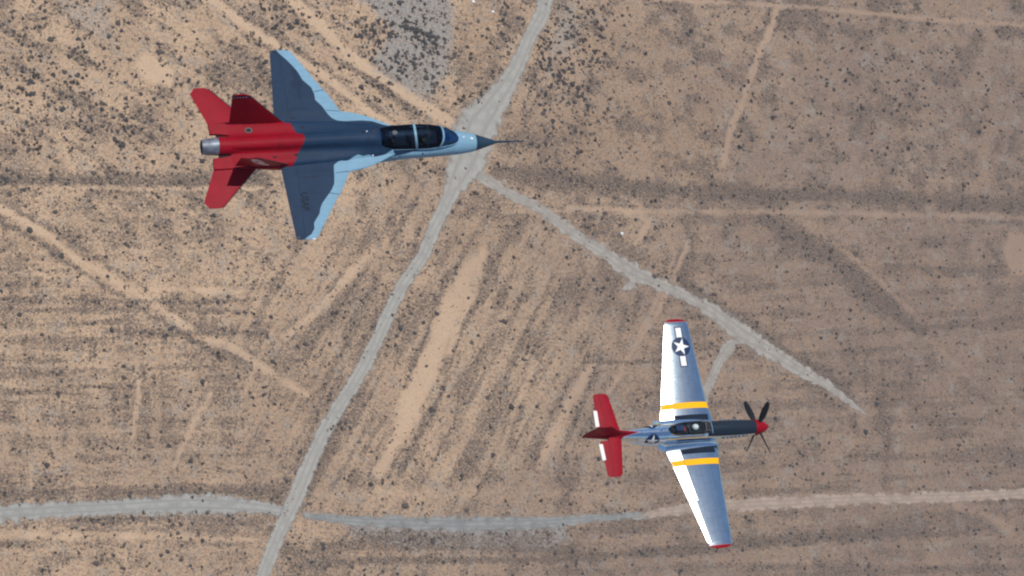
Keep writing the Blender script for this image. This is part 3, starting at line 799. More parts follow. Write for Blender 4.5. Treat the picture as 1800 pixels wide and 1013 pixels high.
wsh = mesh_obj('windshield', ws, Fc, M['glassclear'], PF)
for k in (4, 10): tube('windshield_frame', [tuple(np.array(ws[i*15+k])+np.array((0, 0, .008))) for i in range(8)], .014, M['alu'], wsh)
tube('windshield_frame', [tuple(np.array(ws[7*15+k])+np.array((0, 0, .008))) for k in range(15)], .016, M['ltblue'], wsh)
V = []; n = 20
for x in np.linspace(-1.5, .5, n):
    w_ = float(np.interp(x, BX, BW))-.03 if x < .12 else .28
    for s in (-1, 1): V.append((x, s*w_, max(PL.top_z(x, 0), .97)+.012))
mesh_obj('cockpit_floor', V, [(2*i, 2*i+1, 2*i+3, 2*i+2) for i in range(n-1)], M['black'], PF)
box_bm('pilot_seat', -.62, 0, 1.09, .1, .42, .2, M['dark'], PF, .03)
box_bm('radio_box', -1.1, .02, 1.09, .4, .3, .14, M['navy'], PF, .02)
box_bm('seat_pad', -.86, -.05, 1.08, .12, .18, .1, M['seatred'], PF, .02)
box_bm('gunsight_panel', .28, 0, 1.11, .12, .42, .14, M['black'], PF, .02)
person(PF, (-.33, 0, .46), 'pilot under the clear bubble canopy of the silver fighter, white helmet', None, M['white'], M['greycloth'])
# belly scoop and antenna mast, pitot
V = []; Fc = []
for i, (x, w_, zt_, zb_) in enumerate([(-.1, .26, -.3, -.72), (-.8, .3, -.3, -.86), (-1.8, .28, -.4, -.8), (-2.7, .2, -.3, -.5), (-3.2, .12, -.1, -.25)]):
    for j in range(16):
        a = 2*math.pi*j/16; V.append((x, w_*math.cos(a), (zt_+zb_)/2+(zt_-zb_)/2*math.sin(a)))
    if i: Fc += [((i-1)*16+j, (i-1)*16+(j+1) % 16, i*16+(j+1) % 16, i*16+j) for j in range(16)]
mesh_obj('radiator_scoop', V, Fc+[list(range(64, 80))], M['alu'], PF, {'m_red': np.full(len(V), -1.), 'm_dark': np.full(len(V), -1.)})
tube('pitot_tube', [(.75, -4.7, .33), (.85, -4.7, .2), (1.15, -4.7, .2)], .014, M['steel'], PF)
tube('antenna_mast', [(-1.95, 0, .95), (-2.02, 0, 1.2)], [.02, .01], M['dark'], PF)

# ================================================================= GROUND
def vnoise(x, y, scale, seed, octaves=4, gain=.55):
    out = np.zeros_like(x); amp = 1; tot = 0; f = scale
    for o in range(octaves):
        r_ = np.random.default_rng(seed*31+o); G = r_.random((256, 256))
        u = x*f+o*17.3; v = y*f+o*9.1
        i = np.floor(u).astype(int); j = np.floor(v).astype(int); a = u-i; b = v-j
        a = a*a*(3-2*a); b = b*b*(3-2*b)
        g = lambda p, q: G[p % 256, q % 256]
        out += amp*((g(i, j)*(1-a)+g(i+1, j)*a)*(1-b)+(g(i, j+1)*(1-a)+g(i+1, j+1)*a)*b)
        tot += amp; amp *= gain; f *= 2.03
    return out/tot
def band_f(P, line, half, soft=.35):
    """1 on the centre line, 0 beyond half (px); half may be a list per vertex"""
    d = np.full(len(P), 1e9)
    hs_ = half if isinstance(half, (list, tuple)) else [half]*len(line)
    for (a, ha), (b, hb) in zip(zip(line[:-1], hs_[:-1]), zip(line[1:], hs_[1:])):
        a = np.array(a, float); b = np.array(b, float); ab = b-a
        t = np.clip(((P-a)@ab)/(ab@ab+1e-12), 0, 1)
        dd_ = np.hypot(*(P-(a+t[:, None]*ab)).T)/(ha+(hb-ha)*t)
        d = np.minimum(d, dd_)
    return np.clip((1+soft-d)/(2*soft), 0, 1)
def poly_f(P, poly, soft=10):
    d = seg_dist(P, list(poly)+[poly[0]]); ins_ = in_poly(P, poly)
    return np.clip(np.where(ins_, .5+d/(2*soft), .5-d/(2*soft)), 0, 1)

# features, in photograph pixels of the place they were read from
R1 = [((955, -60), 24), ((957, -10), 20), ((955, 15), 17), ((930, 67), 15), ((905, 125), 18), ((866, 185), 30), ((838, 225), 44), ((825, 270), 40), ((806, 310), 30), ((792, 340), 16), ((777, 374), 14), ((760, 407), 13.5), ((748, 441), 13.5), ((704, 508), 13.5), ((673, 575), 13.5), ((641, 642), 14), ((622, 675), 14), ((580, 740), 14), ((548, 807), 15), ((520, 874), 16.5), ((504, 908), 14), ((483, 958), 13.5), ((463, 1008), 13), ((440, 1070), 13)]
R2 = [((815, 290), 14), ((850, 312), 13), ((892, 340), 12), ((936, 360), 12), ((1003, 407), 13), ((1070, 450), 16), ((1103, 473), 19), ((1154, 498), 14), ((1200, 519), 13), ((1250, 545), 16), ((1301, 585), 24), ((1351, 615), 18), ((1401, 647), 15), ((1452, 676), 11), ((1490, 705), 7), ((1530, 735), 3)]
R3 = [((1303, 590), 12), ((1284, 608), 14), ((1262, 640), 11), ((1246, 680), 9), ((1230, 730), 7), ((1222, 775), 5)]
R3b = [((1120, 478), 14), ((1108, 500), 13), ((1102, 520), 8)]
R4 = [((-60, 906), 15), ((0, 903), 16), ((100, 897), 15), ((201, 892), 14), ((268, 889), 17), ((335, 886), 19), ((403, 888), 18), ((453, 892), 13), ((497, 899), 11), ((530, 904), 9)]
R5 = [((525, 906), 7), ((600, 913), 9), ((690, 918), 12), ((800, 921), 14), ((900, 921), 13), ((985, 917), 10), ((1060, 910), 8), ((1130, 906), 7), ((1180, 902), 5)]
R6 = [((1120, 906), 5), ((1170, 901), 9), ((1260, 891), 13), ((1400, 883), 13), ((1535, 877), 12), ((1669, 874), 12), ((1820, 866), 11), ((1900, 862), 11)]
SAND = [([(352, -20), (420, 37), (487, 80), (560, 125), (640, 190), (690, 225)], 8, .95), ([(500, -10), (560, 40), (600, 84), (650, 124), (700, 158), (790, 215)], 11, 1.1),
        ([(0, 367), (34, 384), (94, 421), (134, 457), (178, 478), (218, 504), (255, 521), (302, 558), (362, 598), (403, 608), (470, 652), (540, 695)], 9, .78),
        ([(1371, -10), (1358, 44), (1334, 94), (1317, 144), (1301, 188), (1284, 228), (1270, 290)], 7, 1.0), ([(1150, -2), (1370, 10), (1500, 20), (1610, 32), (1810, 46)], 5, .8),
        ([(830, 462), (800, 530), (775, 590), (740, 670), (715, 740), (665, 830)], [18, 22, 22, 28, 24, 12], 1.0), ([(1045, 640), (1010, 690), (975, 760), (950, 820)], [10, 13, 14, 6], .9),
        ([(850, 440), (835, 500), (812, 560), (790, 620)], [10, 16, 16, 10], .8),
        ([(1130, 380), (1190, 440), (1150, 540), (1105, 620)], 5, .55), ([(-20, 940), (200, 942), (330, 944), (450, 950)], [14, 11, 8, 4], .68), ([(1270, 888), (1400, 882), (1535, 876), (1669, 875), (1820, 868)], [13, 11, 10, 10, 9], .85),
        ([(1160, 898), (1280, 888)], 10, .6), ([(1683, 888), (1730, 905), (1775, 930)], [10, 13, 13], .75), ([(246, 670), (240, 720), (232, 770)], 6, .7), ([(372, 690), (340, 745), (305, 820)], 6, .7),
        ([(655, 440), (610, 490), (560, 550), (500, 590)], [14, 10, 10, 6], .6), ([(-10, 329), (150, 329), (330, 331), (460, 330)], 5, .9), ([(1000, 366), (1150, 372), (1400, 374), (1800, 382)], 7, .72),
        ([(190, 508), (300, 508), (420, 512)], 9, .75), ([(0, 640), (180, 645), (330, 655)], 4, .4), ([(745, 50), (783, 60), (797, 110), (800, 150)], 5, .3), ([(0, 20), (60, 60), (140, 70)], 14, .35),
        ([(600, 600), (560, 680), (520, 760)], 6, .35), ([(700, 60), (670, 120)], 5, .0), ([(1490, 690), (1505, 740), (1495, 790)], [12, 16, 8], .45), ([(1200, 985), (1500, 990), (1800, 985)], 8, .45), ([(1142, 388), (1120, 428)], 6, .9), ([(1085, 338), (1130, 365), (1165, 380)], 8, .6), ([(880, 372), (1000, 372), (1130, 380)], 4, .5), ([(1140, 560), (1165, 585), (1180, 600)], 2.5, .6), ([(1290, 880), (1500, 905), (1790, 925)], 4, .3), ([(1590, 560), (1680, 640), (1790, 740)], 5, .45), ([(1440, 410), (1520, 470), (1600, 545)], 5, .6), ([(620, 470), (560, 540), (500, 600)], 4, .7), ([(940, 640), (900, 740), (870, 820)], 7, .6), ([(560, 300), (640, 330)], 1, 0), ([(60, 620), (200, 622), (330, 618)], 3, .4), ([(0, 480), (120, 486), (180, 500)], 5, .5), ([(840, 180), (840, 182)], 1, 0),
        ([(1208, 430), (1185, 490)], 6, .85), ([(1175, 510), (1150, 560), (1110, 620), (1070, 690)], 6, .75), ([(860, 690), (840, 740), (800, 800)], 7, .35), ([(560, 870), (750, 868), (1000, 870), (1140, 880)], 14, .45), ([(640, 330), (720, 340), (760, 350)], 20, .35), ([(560, 320), (620, 380), (640, 430)], 30, .3)]
SANDP = [([(1772, 408), (1830, 410), (1830, 486), (1775, 484), (1765, 440)], 1.0), ([(236, 110), (256, 92), (306, 124), (300, 156), (250, 140)], .95), ([(320, 50), (372, 62), (365, 78), (330, 72)], .6)]
DARK = [([(1030, 637), (1160, 636)], 3, .8), ([(1100, 540), (1088, 600)], 6, .6), ([(1125, 520), (1112, 565)], 6, .65), ([(1160, 395), (1150, 420)], 6, .5), ([(940, 330), (1080, 332), (1180, 345)], 5, .6), ([(0, 545), (180, 548), (300, 545)], 3, .5), ([(320, 545), (420, 548)], 4, .6), ([(0, 690), (160, 694)], 4, .5), ([(60, 455), (200, 470)], 1, 0), ([(1490, 800), (1800, 815)], 6, .4), ([(1560, 470), (1790, 480)], 5, .35), ([(640, 946), (800, 950), (960, 948)], 16, .55), ([(-10, 318), (150, 318), (300, 320), (460, 316)], 12, .8), ([(880, 300), (1000, 318), (1200, 338), (1500, 346), (1810, 362)], [10, 15, 12, 11, 13], .9), ([(1340, 385), (1380, 405), (1460, 455), (1560, 540), (1620, 585)], [8, 16, 18, 16, 8], .85),
        ([(1195, 488), (1290, 558), (1400, 632), (1480, 680), (1500, 710)], [8, 10, 10, 10, 6], .8), ([(0, 392), (60, 418), (130, 470), (220, 525), (300, 575), (380, 620), (440, 640)], 5, .7), ([(30, 372), (100, 410), (150, 440), (260, 510)], 4, .55),
        ([(0, 527), (200, 528), (330, 532), (430, 530)], 5, .6), ([(200, 583), (300, 586), (460, 585)], 6, .7), ([(560, 560), (500, 640), (480, 700)], 14, .45), ([(640, 480), (580, 560), (520, 640)], 8, .5),
        ([(0, 868), (120, 868), (230, 866), (400, 862), (490, 868)], 8, .75), ([(130, 915), (250, 912), (400, 915), (450, 920)], 9, .6), ([(735, 430), (700, 520), (650, 620), (610, 700), (575, 790), (540, 860)], [9, 13, 16, 16, 13, 9], .65),
        ([(770, 400), (745, 450), (700, 540), (660, 640)], 6, .5), ([(785, 480), (745, 600), (712, 680)], 5, .6), ([(845, 520), (820, 560), (785, 660), (765, 720), (700, 830)], 4, .65), ([(1060, 620), (1035, 680), (1010, 740), (985, 800)], 6, .6),
        ([(530, 992), (700, 985), (900, 985), (1100, 975), (1300, 955), (1500, 942), (1700, 938)], [6, 6, 5, 8, 10, 8, 5], .75), ([(560, 958), (800, 962), (1000, 968)], 8, .6), ([(900, 1005), (1300, 995), (1800, 1000)], 8, .35),
        ([(495, 960), (530, 975), (520, 1013)], 14, .55), ([(1548, 700), (1553, 750)], 10, .7), ([(1500, 735), (1505, 765)], 7, .6), ([(1560, 760), (1555, 860)], 6, .4), ([(1420, 330), (1600, 350)], 10, .5), ([(600, 300), (605, 304)], 1, 0),
        ([(860, 470), (880, 520)], 12, .5), ([(690, 395), (700, 440)], 14, .5), ([(650, 395), (640, 430)], 14, .55), ([(1000, 500), (1020, 520)], 10, .4), ([(990, 800), (1000, 880)], 18, .4), ([(780, 380), (830, 370), (930, 385)], 8, .4),
        ([(430, 60), (480, 88), (520, 110)], 5, .5), ([(600, 110), (670, 150), (730, 200)], 6, .6), ([(1745, 50), (1790, 60)], 8, .6), ([(1540, 20), (1560, 22)], 1, 0), ([(740, 60), (620, 200)], 1, 0), ([(-10, 600), (200, 602)], 5, .4), ([(250, 620), (262, 800)], 6, .4), ([(230, 650), (215, 800)], 5, .3)]
GREY = [([(590, -20), (790, -20), (800, 60), (792, 130), (760, 175), (715, 165), (655, 125), (690, 60), (640, 10)], .8), ([(975, 0), (1020, -10), (1030, 60), (1000, 110), (955, 110)], .55), ([(80, -10), (190, -10), (210, 60), (180, 80), (120, 40)], .5),
        ([(692, 50), (716, 58), (672, 122), (652, 112)], 1.0), ([(380, 0), (470, 0), (520, 40), (440, 50)], .35), ([(600, 915), (985, 915), (1000, 945), (960, 968), (700, 966), (620, 940)], .95), ([(820, 0), (905, 0), (900, 40), (850, 30)], .35), ([(560, 400), (700, 380), (640, 460)], .0), ([(590, 50), (600, 48), (602, 60)], .0),
        ([(60, 905), (450, 900), (440, 928), (80, 925)], .5), ([(1300, 200), (1800, 240), (1800, 330), (1400, 320)], .25), ([(1500, 60), (1800, 60), (1800, 220), (1600, 200)], .22)]
RUST = [([(795, 50), (880, 50), (870, 130), (820, 150)], .6), ([(890, 190), (1250, 160), (1260, 310), (920, 300)], .55), ([(820, 0), (900, 10), (900, 60), (810, 60)], .4), ([(1000, 40), (1180, 20), (1200, 150), (1020, 160)], .4), ([(250, 170), (330, 180), (320, 260), (240, 250)], .4),
        ([(0, 380), (110, 430), (90, 470), (0, 450)], .45), ([(470, 640), (560, 660), (570, 740), (500, 740)], .6), ([(560, 700), (600, 760), (560, 880), (530, 830)], .4), ([(600, 400), (700, 440), (660, 500), (590, 470)], .35), ([(740, 380), (900, 380), (920, 480), (820, 470)], .3)]

def fields(X, Y):
    px, py = to_px(X, Y); P0 = np.stack([px, py], 1)
    # wobble the picture-read outlines by the land's own irregularity
    wx = (vnoise(X, Y, .16, 3, 4)-.5)*20; wy = (vnoise(X, Y, .16, 4, 4)-.5)*20
    P2 = P0+np.stack([(vnoise(X, Y, .45, 7, 3)-.5)*8, (vnoise(X, Y, .45, 8, 3)-.5)*8], 1)
    P = P0+np.stack([wx, wy], 1)
    P1 = P0+np.stack([wx, wy], 1)*.35
    sand = np.zeros(len(X)); dark = np.zeros(len(X)); grey = np.zeros(len(X)); rust = np.zeros(len(X))
    mod = np.clip(.35+1.25*vnoise(X, Y, .13, 5, 4), .3, 1.1)
    for l_, h_, a in SAND:
        if a > 0: sand = np.maximum(sand, a*mod*band_f(P2, l_, [q*.85 for q in h_] if isinstance(h_, list) else h_*.85, .8))
    for l_, h_, a in SAND:
        if a >= .5:
            hh = [q+6 for q in h_] if isinstance(h_, list) else h_+5
            berm = band_f(P2, l_, hh, .3)*(1-np.clip(sand*1.6, 0, 1)); dark = np.maximum(dark, .5*a*mod*berm)
    for pl_, a in SANDP: sand = np.maximum(sand, a*poly_f(P1, pl_, 5))
    for l_, h_, a in DARK:
        if a > 0: dark = np.maximum(dark, a*np.clip(mod+.2, 0, 1.1)*band_f(P2, l_, h_, .85))
    for pl_, a in GREY:
        if a > 0: grey = np.maximum(grey, a*poly_f(P, pl_, 16))
    for pl_, a in RUST:
        if a > 0: rust = np.maximum(rust, a*poly_f(P, pl_, 26))
    road = np.zeros(len(X)); verge = np.zeros(len(X))
    for rd, e_ in ((R1, 9), (R2, 7), (R4, 8), (R3, 6), (R5, 6)):
        verge = np.maximum(verge, band_f(P2, [q[0] for q in rd], [q[1]+e_ for q in rd], .2))
    for rd in (R1, R2, R3, R3b, R4, R5, R6):
        road = np.maximum(road, band_f(P1, [q[0] for q in rd], [q[1] for q in rd], .25))
    # soil tone: paler and warmer on the left, greyer brown to the right
    tone = np.interp(px+.35*(py-500), [-400, 100, 500, 900, 1250, 1800, 2400], [1.0, .98, .86, .52, .30, .12, .1])
    tone = tone-.28*np.clip((py-560)/250, 0, 1)*np.clip((700-px)/400, 0, 1)+.10*np.clip((py-860)/60, 0, 1)*np.clip((700-px)/300, 0, 1)
    tone = tone+.16*np.exp(-(((px-900)/240)**2+((py-640)/180)**2))
    tone = tone+(vnoise(X, Y, .03, 11, 4)-.5)*.45
    # vegetation: isotropic clumps plus drainage / plough streaks whose run differs by field
    def streak(dx, dy, al, ac, seed):
        n_ = math.hypot(dx, dy); dx, dy = dx/n_, dy/n_
        return vnoise((px*dx+py*dy)/5*al, (-px*dy+py*dx)/5*ac, 1.0, seed, 4, .6)
    g = lambda cx, cy, rx, ry: np.exp(-(((px-cx)/rx)**2+((py-cy)/ry)**2))
    w1 = g(800, 640, 260, 260)+g(560, 640, 160, 180); w2 = g(150, 700, 380, 230); w3 = g(380, 120, 330, 190); w4 = g(1500, 780, 420, 300); w5 = g(1350, 150, 400, 200)*.8+.15
    s1 = streak(-.47, .88, .03, .5, 51); s2 = .6*streak(1, -.02, .025, .55, 52)+.4*streak(.02, 1, .04, .4, 57); s3 = streak(.87, .5, .06, .28, 53); s4 = .7*streak(1, -.05, .025, .42, 54)+.3*streak(.1, 1, .05, .3, 58); s5 = vnoise(X, Y, .16, 55, 4, .6)
    st = (w1*s1+w2*s2+w3*s3+w4*s4+w5*s5)/(w1+w2+w3+w4+w5)
    iso = vnoise(X, Y, .11, 61, 5, .65)
    veg = .68*st+.32*iso
    veg = np.clip((veg-.5)*3.4+.5, 0, 1)
    veg = np.clip(veg*(1-.75*sand)*(1-.3*dark)*(1-.4*grey)+.8*dark, 0, 1.3)
    return dict(px=px, py=py, sand=sand, dark=dark, grey=grey, rust=rust, road=road, veg=veg, verge=verge, tone=np.clip(tone, 0, 1.1))

def axis(a, b, step, far):
    c = list(np.arange(a, b+step, step)); l_ = []; x = a; d = step
    while x > -far: d *= 1.35; x -= d; l_.append(x)
    r_ = []; x = c[-1]; d = step
    while x < far: d *= 1.35; x += d; r_.append(x)
    return np.array(l_[::-1]+c+r_)
gx = axis(-215, 250, .62, 30000); gy = axis(-145, 180, .62, 30000)
GX, GY = np.meshgrid(gx, gy); Xf, Yf = GX.ravel(), GY.ravel()
inn = (Xf > -260) & (Xf < 300) & (Yf > -190) & (Yf < 230)
FL = {k: np.zeros(len(Xf)) for k in ('sand', 'dark', 'grey', 'rust', 'tone', 'veg')}
fi = fields(Xf[inn], Yf[inn])
for k in FL: FL[k][inn] = fi[k]
FL['tone'][~inn] = .45
nxg, nyg = len(gx), len(gy)
idx = np.arange(nxg*nyg).reshape(nyg, nxg)
quads = np.stack([idx[:-1, :-1].ravel(), idx[:-1, 1:].ravel(), idx[1:, 1:].ravel(), idx[1:, :-1].ravel()], 1)
def fast_mesh(name, V, Q, mat, attrs=None, smooth=False):
    me = bpy.data.meshes.new(name); V = np.asarray(V, np.float32); Q = np.asarray(Q, np.int32)
    me.vertices.add(len(V)); me.vertices.foreach_set('co', V.ravel())
    k = Q.shape[1]; me.loops.add(Q.size); me.loops.foreach_set('vertex_index', Q.ravel())
    me.polygons.add(len(Q)); me.polygons.foreach_set('loop_start', np.arange(0, Q.size, k, dtype=np.int32))
    me.update(calc_edges=True)
    if smooth: me.polygons.foreach_set('use_smooth', np.ones(len(Q), bool))
    for n_, a in (attrs or {}).items():
        at = me.attributes.new(n_, 'FLOAT', 'POINT'); at.data.foreach_set('value', np.asarray(a, np.float32))
    me.materials.append(mat)
    o = bpy.data.objects.new(name, me); COL.objects.link(o)
    return o

def ground_material():
    k = NT('desert_soil'); v = k.n('ShaderNodeNewGeometry').outputs['Position']
    nA = k.noise(.06, 5, .6, v); nB = k.noise(.35, 6, .68, v, .3); nC = k.noise(1.5, 5, .7, v); nD = k.noise(3.6, 3, .6, v); nE = k.noise(.8, 4, .65, v); nF = k.noise(.17, 5, .6, v)
    c_ = lambda n_, a: k.math('MULTIPLY', k.math('SUBTRACT', n_, .5), a)
    tone = k.attr('tone'); tn = k.math('ADD', tone, c_(nB, .8))
    base = k.mix(k.ramp(tn, .0, 1.0), (.222, .158, .122), (.555, .385, .245))
    base = k.mix(k.math('MULTIPLY', k.ramp(nA, .42, .62), .4), base, (.32, .215, .14))
    base = k.mix(k.math('MULTIPLY', k.ramp(nF, .52, .64), .45), base, (.30, .285, .25))
    base = k.mix(k.math('MULTIPLY', k.attr('rust'), k.ramp(nB, .36, .60)), base, (.235, .14, .078))
    sm = k.ramp(k.math('ADD', k.attr('sand'), k.math('ADD', c_(nB, .7), c_(nE, .5))), .2, .9)
    sandc = k.mix(k.ramp(tone, .1, .9), (.31, .215, .158), (.57, .405, .265))
    base = k.mix(k.math('MULTIPLY', sm, .85), base, sandc)
    gm = k.ramp(k.math('ADD', k.attr('grey'), c_(nB, .8)), .2, .8)
    base = k.mix(k.math('MULTIPLY', gm, .85), base, (.285, .285, .272))
    vg = k.math('ADD', k.attr('veg'), k.math('ADD', c_(nB, .5), c_(nE, .6)))
    vm = k.ramp(vg, .28, .98)
    veg_c = k.mix(k.ramp(tone, .1, .9), (.125, .090, .070), (.19, .132, .090))
    spk = k.math('MULTIPLY_ADD', k.ramp(nC, .40, .56), .62, .30)
    base = k.mix(k.math('MULTIPLY', vm, spk), base, veg_c)
    dkm = k.ramp(k.math('ADD', k.attr('dark'), k.math('ADD', c_(nB, .5), c_(nE, .5))), .25, .95)
    base = k.mix(k.math('MULTIPLY', k.math('MULTIPLY', dkm, spk), .8), base, (.118, .088, .068))
    nG = k.noise(.55, 4, .6, k.scaled(v, (1, 1, 1), (0, 0, 1.1)))
    base = k.mix(k.math('MULTIPLY', k.ramp(nG, .52, .66), .34), base, (.40, .235, .125))
    base = k.mix(k.math('MULTIPLY', k.ramp(nG, .46, .34), .30), base, (.235, .215, .185))
    thr = k.math('SUBTRACT', k.math('MULTIPLY', sm, .08), k.math('MULTIPLY', vm, .06))
    f1 = k.ramp(k.math('SUBTRACT', nE, thr), .51, .61); f2 = k.ramp(k.math('SUBTRACT', nC, thr), .50, .62)
    base = k.mix(k.math('MULTIPLY', f1, .52), base, (.14, .112, .092)); base = k.mix(k.math('MULTIPLY', f2, .5), base, (.12, .10, .086))
    base = k.mix(k.math('MULTIPLY', k.ramp(nC, .47, .36), .42), base, k.mix(k.ramp(tone, .1, .9), (.36, .28, .22), (.66, .52, .37)))
    base = k.mix(k.math('MULTIPLY', k.ramp(nD, .5, .7), .35), base, (.15, .12, .1))
    return k.done(k.principled(base, .95, 0, k.math('ADD', nB, k.math('MULTIPLY', nC, .35)), .5, .35, spec=.15))
gr = fast_mesh('ground', np.stack([Xf, Yf, np.zeros(len(Xf))], 1), quads, ground_material(), FL)
tag(gr, 'flat desert floor of tan and brown soil', None, None, 'structure')

def road_material(name, c1, c2, ruts=True, rag=1.1):
    k = NT(name); v = k.n('ShaderNodeNewGeometry').outputs['Position']
    n1 = k.noise(.3, 5, .65, v); n2 = k.noise(1.8, 5, .7, v); n3 = k.noise(4, 3, .6, v)
    c = k.mix(k.ramp(n1, .35, .65), c1, c2)
    e = k.attr('across')                     # 0 edge .. 1 centre
    if ruts:
        rr = k.math('MULTIPLY', k.ramp(k.math('ABSOLUTE', k.math('SUBTRACT', e, .72)), .12, .0), .55)
        c = k.mix(k.math('MULTIPLY', rr, k.ramp(n1, .3, .6)), c, tuple(q*.66 for q in c1))
    c = k.mix(k.math('MULTIPLY', k.ramp(n2, .55, .68), .45), c, tuple(q*.45 for q in c1))
    c = k.mix(k.math('MULTIPLY', k.ramp(n3, .52, .7), .25), c, tuple(min(1, q*1.3) for q in c2))
    a = k.ramp(k.math('ADD', e, k.math('MULTIPLY', k.math('SUBTRACT', k.math('ADD', k.math('MULTIPLY', n1, .6), k.math('MULTIPLY', n2, .4)), .5), rag)), .16, .42)
    p = k.principled(c, .95, 0, n2, .4, .1, spec=.15)
    tr = k.n('ShaderNodeBsdfTransparent'); mx = k.n('ShaderNodeMixShader')
    k.t.links.new(a, mx.inputs[0]); k.t.links.new(tr.outputs[0], mx.inputs[1]); k.t.links.new(p, mx.inputs[2])
    return k.done(mx.outputs[0])
def road(name, pts, mat, z, label, grow=1.18):
    px = np.array([p[0] for p in pts], float); hw = np.array([p[1] for p in pts], float)
    G = np.array([ground(*p) for p in px]); L = np.concatenate([[0], np.cumsum(np.hypot(*np.diff(G, axis=0).T))])
    n = int(L[-1]/1.0); s_ = np.linspace(0, L[-1], n)
    g = pchip
    C = np.array([pchip(L, np.column_stack([G, hw]), q) for q in s_])
    d = np.gradient(C[:, :2], axis=0); d /= np.hypot(*d.T)[:, None]; nn = np.stack([-d[:, 1], d[:, 0]], 1)
    W_ = C[:, 2]/5.02*grow; m_ = 13; V = []; ac = []
    for i in range(n):
        for j in range(m_):
            f = -1+2*j/(m_-1); p = C[i, :2]+nn[i]*f*W_[i]; V.append((p[0], p[1], z)); ac.append((1-abs(f))*min(1, min(i, n-1-i)/6))
    idx = np.arange(n*m_).reshape(n, m_)
    Q = np.stack([idx[:-1, :-1].ravel(), idx[:-1, 1:].ravel(), idx[1:, 1:].ravel(), idx[1:, :-1].ravel()], 1)
    o = fast_mesh(name, V, Q, mat, {'across': ac}); tag(o, label, None, None, 'structure'); return o
RM1 = road_material('graded_dirt', (.305, .295, .265), (.38, .365, .325), True, 1.3)
RM2 = road_material('pale_track_dirt', (.285, .26, .225), (.38, .35, .305), True, 2.8)
RM3 = road_material('dark_gravel', (.20, .208, .20), (.29, .288, .27), True, 3.2)
RM5 = road_material('tan_track_dirt', (.30, .235, .19), (.40, .31, .245), True, 3.0)
RM4 = road_material('grey_track_dirt', (.275, .272, .25), (.36, .352, .32), True, 3.0)
road('dirt_road', R1, RM1, .06, 'wide grey graded dirt road crossing the desert')
road('dirt_track', R2, RM2, .045, 'pale track leaving the road junction down to the right')
road('track_spur', R3, RM2, .05, 'short grey track curving under the silver wing')
road('track_spur', R3b, RM2, .052, 'stub of pale gravel beside the branching track')
road('gravel_track', R4, RM4, .05, 'grey gravel track running to the left edge')
road('gravel_track', R5, RM3, .045, 'grey gravel track running east from the lower crossing')
road('pale_track', R6, RM5, .05, 'pale tan track running on to the right edge')

# ---------------------------------------------------------------- shrubs
def shrub_material():
    k = NT('creosote_leaves'); oi = k.n('ShaderNodeObjectInfo').outputs['Random']; v = k.n('ShaderNodeNewGeometry').outputs['Position']
    n1 = k.noise(.7, 3, .6, v); f = k.math('ADD', k.math('MULTIPLY', k.ramp(n1, .3, .7), .7), k.math('MULTIPLY', oi, .3))
    c = k.mix(f, (.045, .047, .050), (.10, .084, .064))
    return k.done(k.principled(c, .9, 0, spec=.2))
M['shrub'] = shrub_material()
def scrub_material():
    k = NT('dry_scrub'); v = k.n('ShaderNodeNewGeometry').outputs['Position']; h = k.attr('hue')
    c = k.mix(h, (.060, .058, .060), (.27, .20, .145))
    c = k.mix(k.math('MULTIPLY', k.noise(3, 3, .6, v), .3), c, (.10, .085, .065))
    return k.done(k.principled(c, .95, 0, spec=.15))
M['scrub'] = scrub_material()

def shrub_mesh(seed, leaves=420):
    r_ = np.random.default_rng(seed); V = []; Fc = []
    # stems fanning from the ground
    for i in range(9):
        a = r_.random()*2*math.pi; rad = .35+.5*r_.random(); h = .45+.35*r_.random()
        tip = np.array((rad*math.cos(a), rad*math.sin(a), h)); w_ = .02; k = len(V)
        for q, t in ((0, 0), (1, .5), (2, 1)):
            p = tip*t; ww = w_*(1-.6*t)
            V += [p+(ww, 0, 0), p+(-ww/2, ww, 0), p+(-ww/2, -ww, 0)]
        for q in range(2):
            for j in range(3): Fc.append((k+q*3+j, k+q*3+(j+1) % 3, k+q*3+3+(j+1) % 3, k+q*3+3+j))
    lobes = [(r_.normal(0, .34), r_.normal(0, .34), .35+.2*r_.random(), .34+.2*r_.random()) for _ in range(6)]
    for i in range(leaves):
        lx, ly, lz, lr = lobes[i % 6]
        d = r_.normal(size=3); d /= np.linalg.norm(d); rr = lr*r_.random()**.45
        c = np.array((lx, ly, lz))+d*rr*np.array((1, 1, .8)); c[2] = max(c[2], .04)
        s_ = .055+.06*r_.random(); a = r_.normal(size=3); a /= np.linalg.norm(a); b = np.cross(a, r_.normal(size=3)); b /= np.linalg.norm(b)
        k = len(V); V += [c+a*s_, c+b*s_*.7, c-a*s_, c-b*s_*.7]; Fc.append((k, k+1, k+2, k+3))
    me = bpy.data.meshes.new('desert_shrub'); me.from_pydata([tuple(map(float, v)) for v in V], [], Fc); me.materials.append(M['shrub']); me.update()
    return me
SM = [shrub_mesh(100+i) for i in range(8)]

